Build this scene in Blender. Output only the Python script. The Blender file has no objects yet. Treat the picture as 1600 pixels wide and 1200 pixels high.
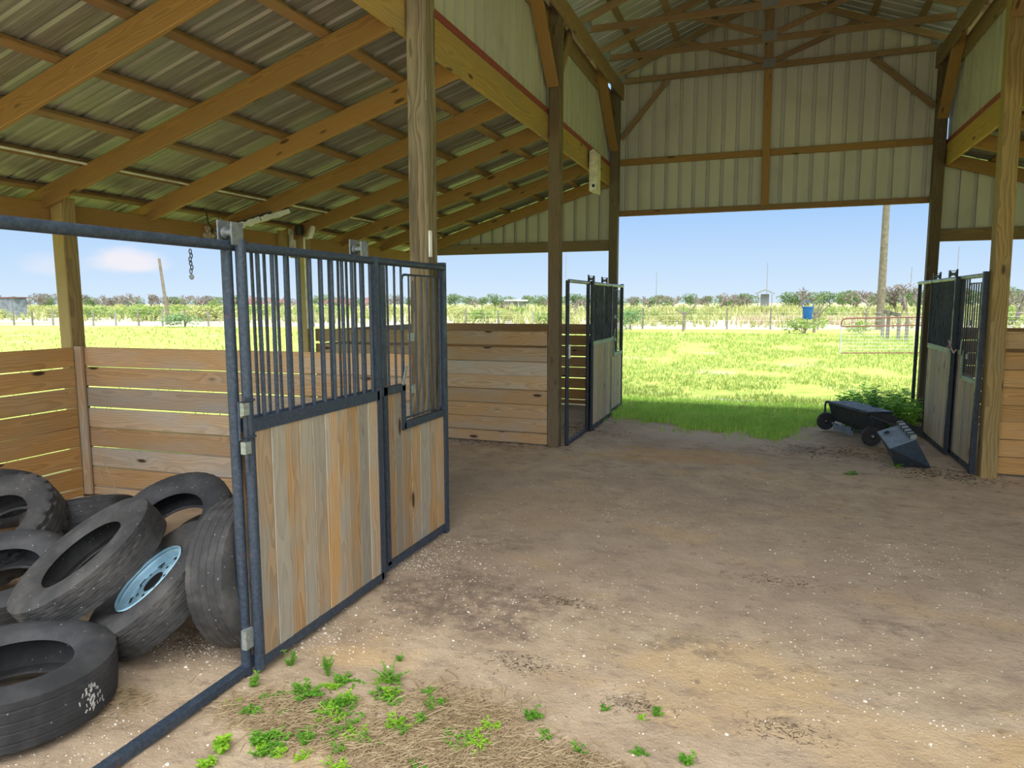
import bpy, bmesh, math, random
from mathutils import Vector, Matrix, Quaternion, noise as mnoise
random.seed(7)
PI = math.pi
SC = bpy.context.scene
COL = SC.collection
# ------------------------------------------------------------------ camera numbers (survey of the photograph)
F = 1090.0; HC = 1.87
def _cam():
    d = Vector((400, -129, F)).normalized()
    t = (471 - 480) / (1200 + 2250)
    n = Vector((1, t, 0)).cross(d).normalized()
    if n.y > 0: n = -n
    x = d.cross(n).normalized()
    if x.x < 0: x = -x
    return x, d, n
AX, AY, AZ = _cam()          # world axes seen in camera coordinates (x right, y down, z forward)
def ray(u, v):
    c = Vector((u - 800, v - 600, F)); return Vector((AX.dot(c), AY.dot(c), AZ.dot(c)))
def gnd(u, v, z=0.0):
    r = ray(u, v); return Vector((0, 0, HC)) + r * ((z - HC) / r.z)
def at_y(u, v, y):
    r = ray(u, v); return Vector((0, 0, HC)) + r * (y / r.y)
# ------------------------------------------------------------------ materials
class NT:
    def __init__(s, name, rough=.7, metal=0.0):
        s.m = bpy.data.materials.new(name); s.m.use_nodes = True
        s.t = s.m.node_tree; s.n = s.t.nodes; s.b = s.n['Principled BSDF']
        s.b.inputs['Roughness'].default_value = rough; s.b.inputs['Metallic'].default_value = metal
        s.tc = s.n.new('ShaderNodeTexCoord'); s.oi = None
    def put(s, sock, v):
        if isinstance(v, bpy.types.NodeSocket): s.t.links.new(v, sock)
        elif isinstance(v, (tuple, list)) and sock.type == 'RGBA' and len(v) == 3: sock.default_value = (*v, 1)
        else: sock.default_value = v
    def math(s, op, a, b=0.0, c=0.0, clamp=False):
        n = s.n.new('ShaderNodeMath'); n.operation = op; n.use_clamp = clamp
        s.put(n.inputs[0], a); s.put(n.inputs[1], b); s.put(n.inputs[2], c); return n.outputs[0]
    def sep(s, v):
        n = s.n.new('ShaderNodeSeparateXYZ'); s.put(n.inputs[0], v); return n.outputs
    def comb(s, x, y, z):
        n = s.n.new('ShaderNodeCombineXYZ')
        for i, q in enumerate((x, y, z)): s.put(n.inputs[i], q)
        return n.outputs[0]
    def vscale(s, v, sc):
        n = s.n.new('ShaderNodeMapping'); s.put(n.inputs[0], v); n.inputs['Scale'].default_value = sc; return n.outputs[0]
    def noise(s, v, scale, det=4, rough=.55, dist=0.0):
        n = s.n.new('ShaderNodeTexNoise'); s.put(n.inputs['Vector'], v); n.inputs['Scale'].default_value = scale
        n.inputs['Detail'].default_value = det; n.inputs['Roughness'].default_value = rough
        n.inputs['Distortion'].default_value = dist; return n.outputs['Fac']
    def voro(s, v, scale, rnd=1.0):
        n = s.n.new('ShaderNodeTexVoronoi'); s.put(n.inputs['Vector'], v); n.inputs['Scale'].default_value = scale
        n.inputs['Randomness'].default_value = rnd; return n.outputs
    def ss(s, v, a, b, lo=0.0, hi=1.0):
        n = s.n.new('ShaderNodeMapRange'); n.interpolation_type = 'SMOOTHSTEP'
        s.put(n.inputs[0], v); s.put(n.inputs[1], a); s.put(n.inputs[2], b); s.put(n.inputs[3], lo); s.put(n.inputs[4], hi)
        return n.outputs[0]
    def mix(s, f, a, b, mode='MIX'):
        n = s.n.new('ShaderNodeMix'); n.data_type = 'RGBA'; n.blend_type = mode
        s.put(n.inputs[0], f); s.put(n.inputs[6], a); s.put(n.inputs[7], b); return n.outputs[2]
    def ramp(s, f, stops):
        n = s.n.new('ShaderNodeValToRGB'); s.put(n.inputs[0], f); e = n.color_ramp.elements
        while len(e) < len(stops): e.new(.5)
        for q, (p, c) in zip(e, stops): q.position = p; q.color = (*c, 1)
        return n.outputs[0]
    def rand(s):
        if not s.oi: s.oi = s.n.new('ShaderNodeObjectInfo')
        return s.oi.outputs['Random']
    def bump(s, h, strength=.4, dist=.01):
        n = s.n.new('ShaderNodeBump'); s.put(n.inputs['Height'], h); n.inputs['Strength'].default_value = strength
        n.inputs['Distance'].default_value = dist; s.t.links.new(n.outputs[0], s.b.inputs['Normal'])
    def col(s, c): s.put(s.b.inputs['Base Color'], c); return s.m
    def rgh(s, c): s.put(s.b.inputs['Roughness'], c)

def wood(name, light, dark, grey=(.34, .33, .30), grey_amt=.2, ring=.011, vary=.25, knots=1.0, rough=.75, contrast=.75):
    t = NT(name, rough); r = t.rand(); x, y, z = t.sep(t.tc.outputs['Object'])
    r2 = t.math('FRACT', t.math('MULTIPLY', r, 37.7)); r3 = t.math('FRACT', t.math('MULTIPLY', r, 91.3))
    xo = t.math('ADD', x, t.math('MULTIPLY', r, 53.0))
    wob = t.noise(t.comb(t.math('MULTIPLY', xo, .9), t.math('MULTIPLY', y, 4.0), t.math('MULTIPLY', z, 4.0)), 1.0, 3, .5)
    kv = t.comb(t.math('MULTIPLY', xo, 1.9), t.math('MULTIPLY', y, 6.0), t.math('ADD', t.math('MULTIPLY', z, 6.0), r3))
    kd = t.voro(kv, 1.0)['Distance']
    oy = t.math('ADD', y, t.math('MULTIPLY_ADD', r2, .10, .02)); oz = t.math('ADD', z, t.math('MULTIPLY_ADD', r3, .16, -.08))
    rad = t.math('SQRT', t.math('ADD', t.math('MULTIPLY', oy, oy), t.math('MULTIPLY', oz, oz)))
    rad = t.math('ADD', rad, t.math('MULTIPLY', t.math('SUBTRACT', wob, .5), .13))
    rad = t.math('ADD', rad, t.ss(kd, .05, .38, .03, 0.0))
    rg = t.math('FRACT', t.math('DIVIDE', rad, ring))
    rg = t.ss(rg, .15, .98)
    fib = t.noise(t.comb(t.math('MULTIPLY', xo, 5.0), t.math('MULTIPLY', y, 150.0), t.math('MULTIPLY', z, 150.0)), 1.0, 3, .6)
    f = t.math('ADD', t.math('MULTIPLY', rg, .55 * contrast), t.math('MULTIPLY', t.ss(fib, .3, .7), .35 * contrast), clamp=True)
    c = t.mix(f, light, dark)
    blot = t.noise(t.comb(t.math('MULTIPLY', xo, 1.3), t.math('MULTIPLY', y, 5.0), t.math('MULTIPLY', z, 5.0)), 1.0, 4, .6)
    g = t.math('MULTIPLY', t.ss(blot, .38, .68), grey_amt)
    g = t.math('ADD', g, t.ss(r2, .62, .95, 0.0, grey_amt * 1.1), clamp=True)
    gf = t.mix(t.math('MULTIPLY', f, .8), grey, tuple(q * .6 for q in grey))
    c = t.mix(g, c, gf)
    v = t.math('MULTIPLY_ADD', r3, vary, 1.0 - vary * .5)
    c = t.mix(1.0, c, t.comb(v, v, v), 'MULTIPLY')
    if knots:
        kn = t.ss(kd, .08, .155, knots, 0.0)
        c = t.mix(kn, c, (.055, .028, .012))
    t.bump(t.math('ADD', f, t.math('MULTIPLY', t.ss(kd, .05, .12, 1, 0), -.5)), .35, .002)
    return t.col(c)
M = {}
M['post'] = wood('post_wood', (.29, .225, .12), (.055, .038, .018), (.26, .25, .18), .25, .024, .2, .7, .8, 1.0)
M['postmid'] = wood('backlit_brown_post_wood', (.21, .148, .078), (.055, .037, .02), (.17, .155, .11), .3, .015, .15, .6, .85, 1.0)  # brown post wood, darkened in its colour to stand for backlight
M['postdark'] = wood('dark_post_wood', (.15, .10, .05), (.05, .033, .018), (.16, .15, .11), .3, .014, .2, .5, .85, 1.0)
M['posttan'] = wood('tan_post_wood', (.42, .29, .105), (.17, .105, .033), (.33, .28, .16), .25, .018, .15, .9, .8, .9)
M['rafter'] = wood('rafter_wood', (.34, .19, .055), (.17, .088, .024), (.30, .20, .09), .25, .013, .35, .9, .75, .8)
M['beam'] = wood('beam_wood', (.50, .31, .07), (.29, .165, .035), (.33, .25, .11), .3, .02, .15, .9, .75, .8)
M['purlin'] = wood('purlin_wood', (.29, .16, .065), (.14, .075, .03), (.22, .165, .10), .4, .013, .4, .6, .8, .8)
M['truss'] = wood('truss_wood', (.30, .19, .09), (.14, .085, .04), (.26, .20, .13), .4, .013, .4, .6, .8, .8)
M['plank'] = wood('stall_plank_wood', (.60, .38, .18), (.34, .19, .075), (.48, .42, .34), .55, .017, .35, 1.0, .75, .85)
M['planklow'] = wood('stall_plank_wood_orange', (.60, .34, .115), (.32, .16, .045), (.45, .36, .22), .3, .017, .3, 1.0, .75, .85)
M['board'] = wood('panel_board_wood', (.52, .32, .135), (.21, .108, .04), (.37, .33, .26), 1.0, .013, .5, 1.0, .75, .8)
M['boardgrey'] = wood('weathered_panel_board_wood', (.66, .49, .27), (.27, .19, .11), (.46, .40, .30), .8, .013, .35, .9, .8, .9)
M['fence'] = wood('fence_post_wood', (.17, .15, .12), (.08, .07, .06), (.3, .3, .29), .5, .02, .3, 0)
def steel(name, c, rust=.5, rough=.42, metal=.25):
    t = NT(name, rough, metal); p = t.tc.outputs['Object']
    n = t.noise(p, 9, 5, .65); m = t.noise(p, 60, 3, .6)
    a = t.mix(t.ss(m, .3, .8), c, tuple(min(1, q * 1.5 + .02) for q in c))
    a = t.mix(t.math('MULTIPLY', t.ss(n, .60, .74), rust), a, (.17, .07, .035))
    sp = t.voro(p, 26)['Distance']
    a = t.mix(t.ss(sp, .03, .05, .5, 0.0), a, (.30, .33, .38))
    t.rgh(t.ss(n, .4, .75, rough, .8)); t.bump(m, .15, .001)
    return t.col(a)
M['steel'] = steel('blue_grey_paint', (.030, .046, .072), .45)
M['steeldark'] = steel('dark_steel_paint', (.022, .031, .043), .4)
M['green'] = steel('pale_green_grey_paint', (.20, .25, .20), .3, .5)
M['rail'] = steel('galvanised_rail', (.27, .30, .28), .25, .4, .5)
M['barrust'] = steel('rust_speckled_bar_paint', (.038, .05, .07), .95)
M['wheel'] = steel('black_wheel', (.02, .022, .024), .2, .6, 0)
M['spreader'] = steel('charcoal_hopper_paint', (.022, .026, .033), .5, .5)
M['box'] = steel('dark_blue_bin_paint', (.022, .040, .062), .12, .45, .1)
M['boxtop'] = steel('scuffed_grey_blue_metal', (.16, .20, .25), .55, .45, .3)
M['red'] = steel('dull_red_trim', (.22, .045, .035), .2, .6, 0)
M['gatered'] = steel('red_gate_paint', (.13, .045, .035), .5, .6, 0)
M['galv'] = steel('galvanised_wire', (.42, .45, .47), .05, .45, .5)
def simple(name, c, rough=.7, metal=0.0, var=.25, scale=8):
    t = NT(name, rough, metal); n = t.noise(t.tc.outputs['Object'], scale, 5, .6)
    return t.col(t.mix(t.ss(n, .3, .7), tuple(q * (1 - var) for q in c), tuple(min(1, q * (1 + var)) for q in c)))
M['cream'] = simple('cream_enamel', (.62, .60, .45), .5)
M['white'] = simple('white_plastic', (.72, .72, .68), .5)
M['lens'] = simple('light_lens', (.62, .64, .52), .3, 0, .15, 60)
M['black'] = simple('black_rubber_and_iron', (.02, .02, .022), .6)
M['plate'] = simple('nail_plate_steel', (.22, .24, .25), .45, .6, .2, 40)
M['gap'] = simple('hub_shadow_black', (.006, .006, .007), .9)
M['bucket'] = simple('blue_bucket_plastic', (.008, .10, .34), .4, 0, .1)
M['pole'] = simple('utility_pole_wood', (.16, .135, .10), .85, 0, .25, 5)
M['mast'] = simple('thin_grey_mast', (.22, .23, .26), .6)
M['bark'] = simple('grey_bark', (.19, .16, .14), .9, 0, .35, 6)
M['barkpink'] = simple('pinkish_brush', (.42, .20, .21), .9, 0, .3, 3)
M['greywall'] = simple('grey_corrugated_wall', (.17, .20, .23), .6, .1, .35, 1.5)
M['whiteroof'] = simple('white_metal_roof', (.85, .85, .85), .5)
M['greyroof'] = simple('grey_shed_roof', (.25, .25, .26), .6)
# metal sheets
def sheet(name, c, c2, rough, metal, streak):
    t = NT(name, rough, metal); p = t.tc.outputs['Object']
    a = t.noise(t.vscale(p, streak), 1.0, 4, .6); b = t.noise(p, 1.7, 4, .6)
    k = t.mix(t.ss(a, .3, .75), c, c2)
    k = t.mix(t.ss(b, .5, .8, 0, .35), k, tuple(q * .6 for q in c))
    t.rgh(t.ss(a, .2, .8, rough - .08, rough + .15)); t.bump(a, .15, .002)
    return t.col(k)
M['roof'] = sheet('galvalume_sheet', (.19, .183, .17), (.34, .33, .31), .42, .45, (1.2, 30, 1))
M['roofc'] = sheet('galvalume_sheet_brightened', (.36, .37, .36), (.54, .55, .54), .42, .45, (1.2, 30, 1))  # lighter copy of the sheet metal, standing in for light under the high roof
M['siding'] = sheet('cream_siding', (.45, .45, .40), (.52, .52, .47), .55, 0.0, (4, 4, .4))
M['sidingL'] = sheet('cream_siding_side', (.46, .45, .39), (.53, .52, .46), .55, 0.0, (4, 4, .4))
# rubber
def rubber(name, c, dust, amt):
    t = NT(name, .72); p = t.tc.outputs['Object']; r = t.rand()
    q = t.n.new('ShaderNodeVectorMath'); q.operation = 'ADD'; t.put(q.inputs[0], p); t.put(q.inputs[1], t.comb(r, r, r)); p = q.outputs[0]
    n = t.noise(p, 5, 6, .65); m = t.noise(p, 45, 4, .6)
    a = t.mix(t.math('MULTIPLY', t.ss(n, .38, .72), amt), c, dust)
    a = t.mix(t.ss(m, .60, .78, 0, .35), a, dust)
    a = t.mix(t.ss(t.voro(p, 22)['Distance'], .05, .10, .75, 0), a, (.42, .40, .36))
    t.bump(t.math('ADD', m, n), .35, .004); return t.col(a)
M['rubber'] = rubber('old_tire_rubber', (.026, .028, .031), (.08, .079, .082), .65)
M['rubberdusty'] = rubber('dusty_tire_rubber', (.032, .032, .033), (.095, .09, .085), .8)
M['rim'] = simple('pale_blue_painted_rim', (.36, .60, .74), .45, .1, .12, 12)
M['chip'] = simple('white_chipped_rubber', (.55, .55, .52), .8, 0, .2, 30)
# foliage
def leafmat(name, c1, c2, scale=.6):
    t = NT(name, .6); g = t.n.new('ShaderNodeNewGeometry')
    v = t.noise(g.outputs['Position'], scale * 6, 3, .6)
    r = g.outputs['Random Per Island']
    a = t.mix(t.math('ADD', t.math('MULTIPLY', r, .6), t.math('MULTIPLY', t.ss(v, .3, .7), .4)), c1, c2)
    t.b.inputs['Subsurface Weight'].default_value = 0.0
    m = t.col(a)
    tr = t.n.new('ShaderNodeBsdfTranslucent'); t.put(tr.inputs[0], a)
    mx = t.n.new('ShaderNodeMixShader'); mx.inputs[0].default_value = .35
    out = t.n['Material Output']
    t.t.links.new(t.b.outputs[0], mx.inputs[1]); t.t.links.new(tr.outputs[0], mx.inputs[2]); t.t.links.new(mx.outputs[0], out.inputs[0])
    return m
M['grass'] = leafmat('lawn_grass', (.22, .33, .06), (.44, .50, .15))
M['grassdeep'] = leafmat('shaded_fresh_grass', (.24, .50, .05), (.58, .78, .16))
M['weedgreen'] = leafmat('bright_weed_leaf', (.06, .26, .02), (.26, .52, .05), 3)
M['weedlime'] = leafmat('lime_weed_leaf', (.20, .46, .02), (.42, .66, .06), 3)
M['straw'] = leafmat('dry_straw', (.38, .27, .14), (.70, .57, .36), 3)
M['twig'] = leafmat('dark_litter', (.05, .035, .025), (.16, .11, .075), 3)
M['bush'] = leafmat('scrub_leaf', (.13, .24, .05), (.36, .46, .12), .1)
M['bushy'] = leafmat('yellow_scrub_leaf', (.26, .33, .08), (.52, .50, .22), .1)
M['bushblue'] = leafmat('blue_green_leaf', (.08, .19, .08), (.22, .36, .16), .1)
M['treeleaf'] = leafmat('far_tree_leaf', (.06, .12, .04), (.20, .28, .09), .05)
M['treegrey'] = leafmat('far_grey_tree_leaf', (.11, .11, .09), (.27, .25, .20), .05)
M['drygrass'] = leafmat('tall_dry_grass', (.42, .33, .22), (.60, .50, .36), .1)
# ------------------------------------------------------------------ object helpers
def tag(o, label=None, cat=None, group=None, kind=None):
    if label: o['label'] = label
    if cat: o['category'] = cat
    if group: o['group'] = group
    if kind: o['kind'] = kind
    return o
def wm(o):
    m = o.matrix_basis.copy(); p = o.parent
    while p: m = p.matrix_basis @ m; p = p.parent
    return m
def thing(name, loc, label, cat, group=None, rotz=0.0):
    o = bpy.data.objects.new(name, None); COL.objects.link(o); o.empty_display_size = .1
    o.matrix_basis = Matrix.Translation(Vector(loc)) @ Matrix.Rotation(rotz, 4, 'Z')
    return tag(o, label, cat, group)
def link(name, me, mat, parent=None, world=None):
    o = bpy.data.objects.new(name, me); COL.objects.link(o)
    if mat is not None and not me.materials:
        for q in (mat if isinstance(mat, (list, tuple)) else [mat]): me.materials.append(q)
    w = world if world is not None else Matrix.Identity(4)
    if parent: o.parent = parent; o.matrix_basis = wm(parent).inverted() @ w
    else: o.matrix_basis = w
    return o
class MB:
    def __init__(s): s.v = []; s.f = []; s.mi = []
    def add(s, vs, fs, mi=0):
        k = len(s.v); s.v += [tuple(q) for q in vs]; s.f += [tuple(i + k for i in f) for f in fs]; s.mi += [mi] * len(fs)
    def box(s, a, b, mi=0, mat=None):
        x0, y0, z0 = a; x1, y1, z1 = b
        vs = [(x0, y0, z0), (x1, y0, z0), (x1, y1, z0), (x0, y1, z0), (x0, y0, z1), (x1, y0, z1), (x1, y1, z1), (x0, y1, z1)]
        if mat: vs = [mat @ Vector(q) for q in vs]
        s.add(vs, [(0, 3, 2, 1), (4, 5, 6, 7), (0, 1, 5, 4), (1, 2, 6, 5), (2, 3, 7, 6), (3, 0, 4, 7)], mi)
    def tube(s, pts, r, n=10, mi=0, cap=True, r1=None):
        pts = [Vector(p) for p in pts]; rings = []; m = len(pts); up = None
        for i, p in enumerate(pts):
            d = (pts[min(i + 1, m - 1)] - pts[max(i - 1, 0)]).normalized()
            if up is None: up = Vector((0, 0, 1)) if abs(d.z) < .9 else Vector((1, 0, 0))
            a = d.cross(up).normalized(); b = a.cross(d).normalized(); up = b
            rr = r if r1 is None else r + (r1 - r) * i / max(1, m - 1)
            rings.append([p + (a * math.cos(2 * PI * k / n) + b * math.sin(2 * PI * k / n)) * rr for k in range(n)])
        vs = [q for g in rings for q in g]; fs = []
        for i in range(m - 1):
            for k in range(n):
                fs.append((i * n + k, i * n + (k + 1) % n, (i + 1) * n + (k + 1) % n, (i + 1) * n + k))
        if cap: fs.append(tuple(range(n - 1, -1, -1))); fs.append(tuple((m - 1) * n + k for k in range(n)))
        s.add(vs, fs, mi)
    def lathe(s, prof, n=48, mi=0, mat=None, closed=False, rmod=None):
        vs = []; m = len(prof)
        for k in range(n):
            a = 2 * PI * k / n
            for j, (r, z) in enumerate(prof):
                rr = r + (rmod(j, k, n) if rmod else 0)
                p = Vector((rr * math.cos(a), rr * math.sin(a), z)); vs.append(mat @ p if mat else p)
        fs = []
        for k in range(n):
            k2 = (k + 1) % n
            for j in range(m if closed else m - 1):
                j2 = (j + 1) % m; fs.append((k * m + j, k2 * m + j, k2 * m + j2, k * m + j2))
        s.add(vs, fs, mi)
    def disc(s, c, ax, r, n=16, mi=0):
        q = Vector(ax).to_track_quat('Z', 'Y'); c = Vector(c)
        s.add([c + q @ Vector((r * math.cos(2 * PI * k / n), r * math.sin(2 * PI * k / n), 0)) for k in range(n)], [tuple(range(n))], mi)
    def build(s, name, mat, parent=None, smooth=False, world=None, origin=None):
        me = bpy.data.meshes.new(name)
        if origin is not None:
            o = Vector(origin); s.v = [tuple(Vector(q) - o) for q in s.v]; world = Matrix.Translation(o)
        me.from_pydata(s.v, [], s.f)
        mats = mat if isinstance(mat, (list, tuple)) else [mat]
        for q in mats: me.materials.append(q)
        if len(mats) > 1: me.polygons.foreach_set('material_index', s.mi)
        if smooth:
            me.polygons.foreach_set('use_smooth', [True] * len(me.polygons))
            try: me.set_sharp_from_angle(angle=math.radians(40))
            except Exception: pass
        me.update(); return link(name, me, None, parent, world)
def lumber(name, p0, p1, w, t, mat, parent=None, up=(0, 0, 1), ch=.006, cut0=0.0, cut1=0.0):
    """a sawn board from p0 to p1: w measured along 'up', t across; eased edges; its own local axes run with the grain"""
    p0 = Vector(p0); p1 = Vector(p1); X = (p1 - p0); L = X.length; X.normalize()
    Z = Vector(up); Z = (Z - X * Z.dot(X)).normalized(); Y = Z.cross(X)
    a, b = t / 2, w / 2; ch = min(ch, a * .5, b * .5)
    pr = [(-a + ch, -b), (a - ch, -b), (a, -b + ch), (a, b - ch), (a - ch, b), (-a + ch, b), (-a, b - ch), (-a, -b + ch)]
    n = max(1, int(L / .8)); vs = []; fs = []
    for i in range(n + 1):
        x = -L / 2 + L * i / n
        for (y, z) in pr:
            xx = x + (cut0 * z if i == 0 else 0) + (cut1 * z if i == n else 0); vs.append((xx, y, z))
    for i in range(n):
        for k in range(8): fs.append((i * 8 + k, i * 8 + (k + 1) % 8, (i + 1) * 8 + (k + 1) % 8, (i + 1) * 8 + k))
    fs.append(tuple(range(7, -1, -1))); fs.append(tuple(n * 8 + k for k in range(8)))
    me = bpy.data.meshes.new(name); me.from_pydata(vs, [], fs); me.materials.append(mat); me.update()
    W = Matrix.Translation((p0 + p1) / 2) @ Matrix((X, Y, Z)).transposed().to_4x4()
    o = bpy.data.objects.new(name, me); COL.objects.link(o)
    if parent: o.parent = parent; o.matrix_basis = wm(parent).inverted() @ W
    else: o.matrix_basis = W
    return o
def rect_tube(mb, p0, p1, w, t, up=(0, 0, 1), mi=0):
    p0 = Vector(p0); p1 = Vector(p1); X = (p1 - p0); L = X.length; X.normalize()
    Z = Vector(up); Z = (Z - X * Z.dot(X)).normalized(); Y = Z.cross(X)
    W = Matrix.Translation((p0 + p1) / 2) @ Matrix((X, Y, Z)).transposed().to_4x4()
    mb.box((-L / 2, -t / 2, -w / 2), (L / 2, t / 2, w / 2), mi, W)

# ------------------------------------------------------------------ survey constants of the barn
XL, XR, XM = -2.57, 2.33, -0.12        # aisle post centres, ridge line
YA, YB, YC = 5.0, 8.66, 12.32          # post rows
Y0, Y1 = 1.30, 12.44                   # barn ends
XOL, XOR = -6.25, 6.01                 # outer post rows
SL = .298                              # lean-to slope
def zlean(x):                          # underside of lean-to rafters
    return 2.80 + SL * (x - XOL) if x < XM else 2.80 + SL * (XOR - x)
SLC = .385
def zroofc(x): return 5.74 + SLC * (2.63 - abs(x - XM))      # underside of the high roof's purlins' tops
# ------------------------------------------------------------------ ground
def in_barn_edge(x, y): return 0
def ground_mat():
    t = NT('yard_ground', .95); p = t.tc.outputs['Object']; x, y, z = t.sep(p)
    n1 = t.noise(p, .55, 5, .6); n2 = t.noise(p, 2.6, 6, .68, .4); n3 = t.noise(p, 11, 5, .7); n4 = t.noise(p, 55, 4, .7)
    dirt = t.mix(t.ss(n2, .32, .68), (.40, .30, .20), (.55, .43, .295))
    dirt = t.mix(t.ss(n1, .38, .66, 0, .55), dirt, (.37, .275, .195))
    n5 = t.noise(t.vscale(p, (1.0, 1.5, 1)), .8, 5, .62)
    och = t.math('MULTIPLY', t.ss(n5, .55, .66), t.ss(n3, .25, .6, .4, 1))
    dirt = t.mix(t.math('MULTIPLY', och, .6), dirt, (.58, .40, .19))
    # named ochre and pale patches
    def patch(cx, cy, rx, ry):
        a = t.math('DIVIDE', t.math('SUBTRACT', x, cx), rx); b = t.math('DIVIDE', t.math('SUBTRACT', y, cy), ry)
        d = t.math('SQRT', t.math('ADD', t.math('MULTIPLY', a, a), t.math('MULTIPLY', b, b)))
        return t.ss(t.math('ADD', d, t.math('MULTIPLY', t.math('SUBTRACT', n2, .5), 1.6)), .55, 1.05, 1, 0)
    for (cx, cy, rx, ry, c, a) in ((.35, 3.2, 1.2, .3, (.60, .43, .22), .4), (-.15, 3.6, .7, .3, (.60, .43, .22), .6), (1.6, 3.3, .8, .3, (.55, .37, .17), .4),
            (1.15, 3.0, .12, .3, (.72, .70, .68), .7), (-.9, 8.6, 1.3, .5, (.58, .35, .13), .55), (-2.0, 5.9, .9, .7, (.50, .35, .19), .5)):
        dirt = t.mix(t.math('MULTIPLY', patch(cx, cy, rx, ry), a), dirt, c)
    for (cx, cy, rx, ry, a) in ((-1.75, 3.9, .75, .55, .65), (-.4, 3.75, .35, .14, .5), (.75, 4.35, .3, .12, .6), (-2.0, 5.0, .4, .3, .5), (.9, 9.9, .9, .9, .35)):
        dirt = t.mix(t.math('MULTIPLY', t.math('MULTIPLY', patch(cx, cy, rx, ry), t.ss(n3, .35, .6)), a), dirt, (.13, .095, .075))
    n6 = t.noise(t.vscale(p, (1.0, 2.0, 1)), 3.4, 6, .7, .3)
    dirt = t.mix(t.ss(n6, .50, .70, 0, .6), dirt, (.235, .175, .13))
    dirt = t.mix(t.math('MULTIPLY', t.math('MULTIPLY', t.ss(y, 3.6, 4.6), t.ss(y, 8.2, 6.2)), .38), dirt, (.31, .245, .185))
    dirt = t.mix(t.math('MULTIPLY', patch(-.5, 10.2, 1.6, .8), .6), dirt, (.62, .51, .39))
    dirt = t.mix(t.ss(n3, .58, .72, 0, .65), dirt, (.17, .12, .085))
    dirt = t.mix(t.ss(n4, .62, .8, 0, .5), dirt, (.17, .12, .09))
    sp = t.voro(p, 34)['Distance']; dens = t.ss(t.noise(p, 1.3, 3, .6), .42, .66)
    dirt = t.mix(t.math('MULTIPLY', t.ss(sp, .06, .12, 1, 0), t.math('MULTIPLY', dens, .85)), dirt, (.82, .78, .70))
    # lawn
    g1 = t.noise(p, .35, 5, .65); g2 = t.noise(p, 2.2, 6, .7)
    lawn = t.mix(t.ss(g2, .3, .7), (.23, .33, .045), (.45, .49, .11))
    lawn = t.mix(t.ss(g1, .56, .72, 0, .75), lawn, (.50, .46, .31))
    # sand track and rough pasture beyond the wire fence
    fy = t.math('SUBTRACT', y, t.math('MULTIPLY_ADD', x, .13, 50.0))
    s1 = t.noise(t.vscale(p, (.6, 1, 1)), .16, 6, .7)
    sand = t.mix(t.ss(s1, .45, .62), (.40, .345, .285), (.32, .35, .13))
    past = t.mix(t.ss(t.noise(t.vscale(p, (.6, .25, 1)), .12, 6, .7), .4, .62), (.32, .34, .13), (.44, .40, .27))
    far = t.mix(t.ss(fy, 14, 34), sand, past)
    left = t.ss(x, -18, -6, 1, 0)
    out = t.mix(t.ss(t.math('ADD', fy, t.math('MULTIPLY', t.math('SUBTRACT', g2, .5), 5)), -1.0, 1.0), lawn, far)
    # where the bare floor of the barn ends
    wob = t.math('MULTIPLY', t.math('SUBTRACT', n1, .5), 2.6); wob2 = t.math('MULTIPLY', t.math('SUBTRACT', n2, .5), 1.2)
    e1 = t.ss(t.math('ADD', y, t.math('ADD', wob, wob2)), 12.2, 13.2)
    e2 = t.ss(t.math('ADD', t.math('ABSOLUTE', t.math('SUBTRACT', x, XM)), wob2), 6.1, 6.7)
    k = t.math('MAXIMUM', e1, e2)
    t.bump(t.math('ADD', t.math('ADD', n3, t.math('MULTIPLY', n4, .6)), n2), .55, .03)
    return t.col(t.mix(k, dirt, out))
M['ground'] = ground_mat()
def hgt(x, y):
    h = .018 * mnoise.noise(Vector((x * .9, y * .9, 0))) + .010 * mnoise.noise(Vector((x * 3.1, y * 3.1, 3))) + .004 * mnoise.noise(Vector((x * 9, y * 9, 5)))
    return h - .012
def grid(name, x0, x1, y0, y1, nx, ny, z=0.0, f=hgt, kind='structure'):
    vs = [(x0 + (x1 - x0) * i / nx, y0 + (y1 - y0) * j / ny, z + f(x0 + (x1 - x0) * i / nx, y0 + (y1 - y0) * j / ny)) for j in range(ny + 1) for i in range(nx + 1)]
    fs = [(j * (nx + 1) + i, j * (nx + 1) + i + 1, (j + 1) * (nx + 1) + i + 1, (j + 1) * (nx + 1) + i) for j in range(ny) for i in range(nx)]
    mb = MB(); mb.add(vs, fs); o = mb.build(name, M['ground'], smooth=True); tag(o, kind=kind); return o
fl = grid('floor', -7.2, 7.2, -1.5, 14, 288, 310)
def hf(x, y):
    d = max(abs(x) - 7.2, y - 14, -1.5 - y); return -.06 if d < 0 else hgt(x, y) * 1.0 - .0
fd = MB()
for (a, b, c, d) in ((-900, 900, 14, 900), (-900, -7.2, -120, 14), (7.2, 900, -120, 14), (-7.2, 7.2, -120, -1.5)):
    fd.add([(a, c, -.012), (b, c, -.012), (b, d, -.012), (a, d, -.012)], [(0, 1, 2, 3)])
o = fd.build('ground', M['ground']); tag(o, kind='structure')
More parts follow.
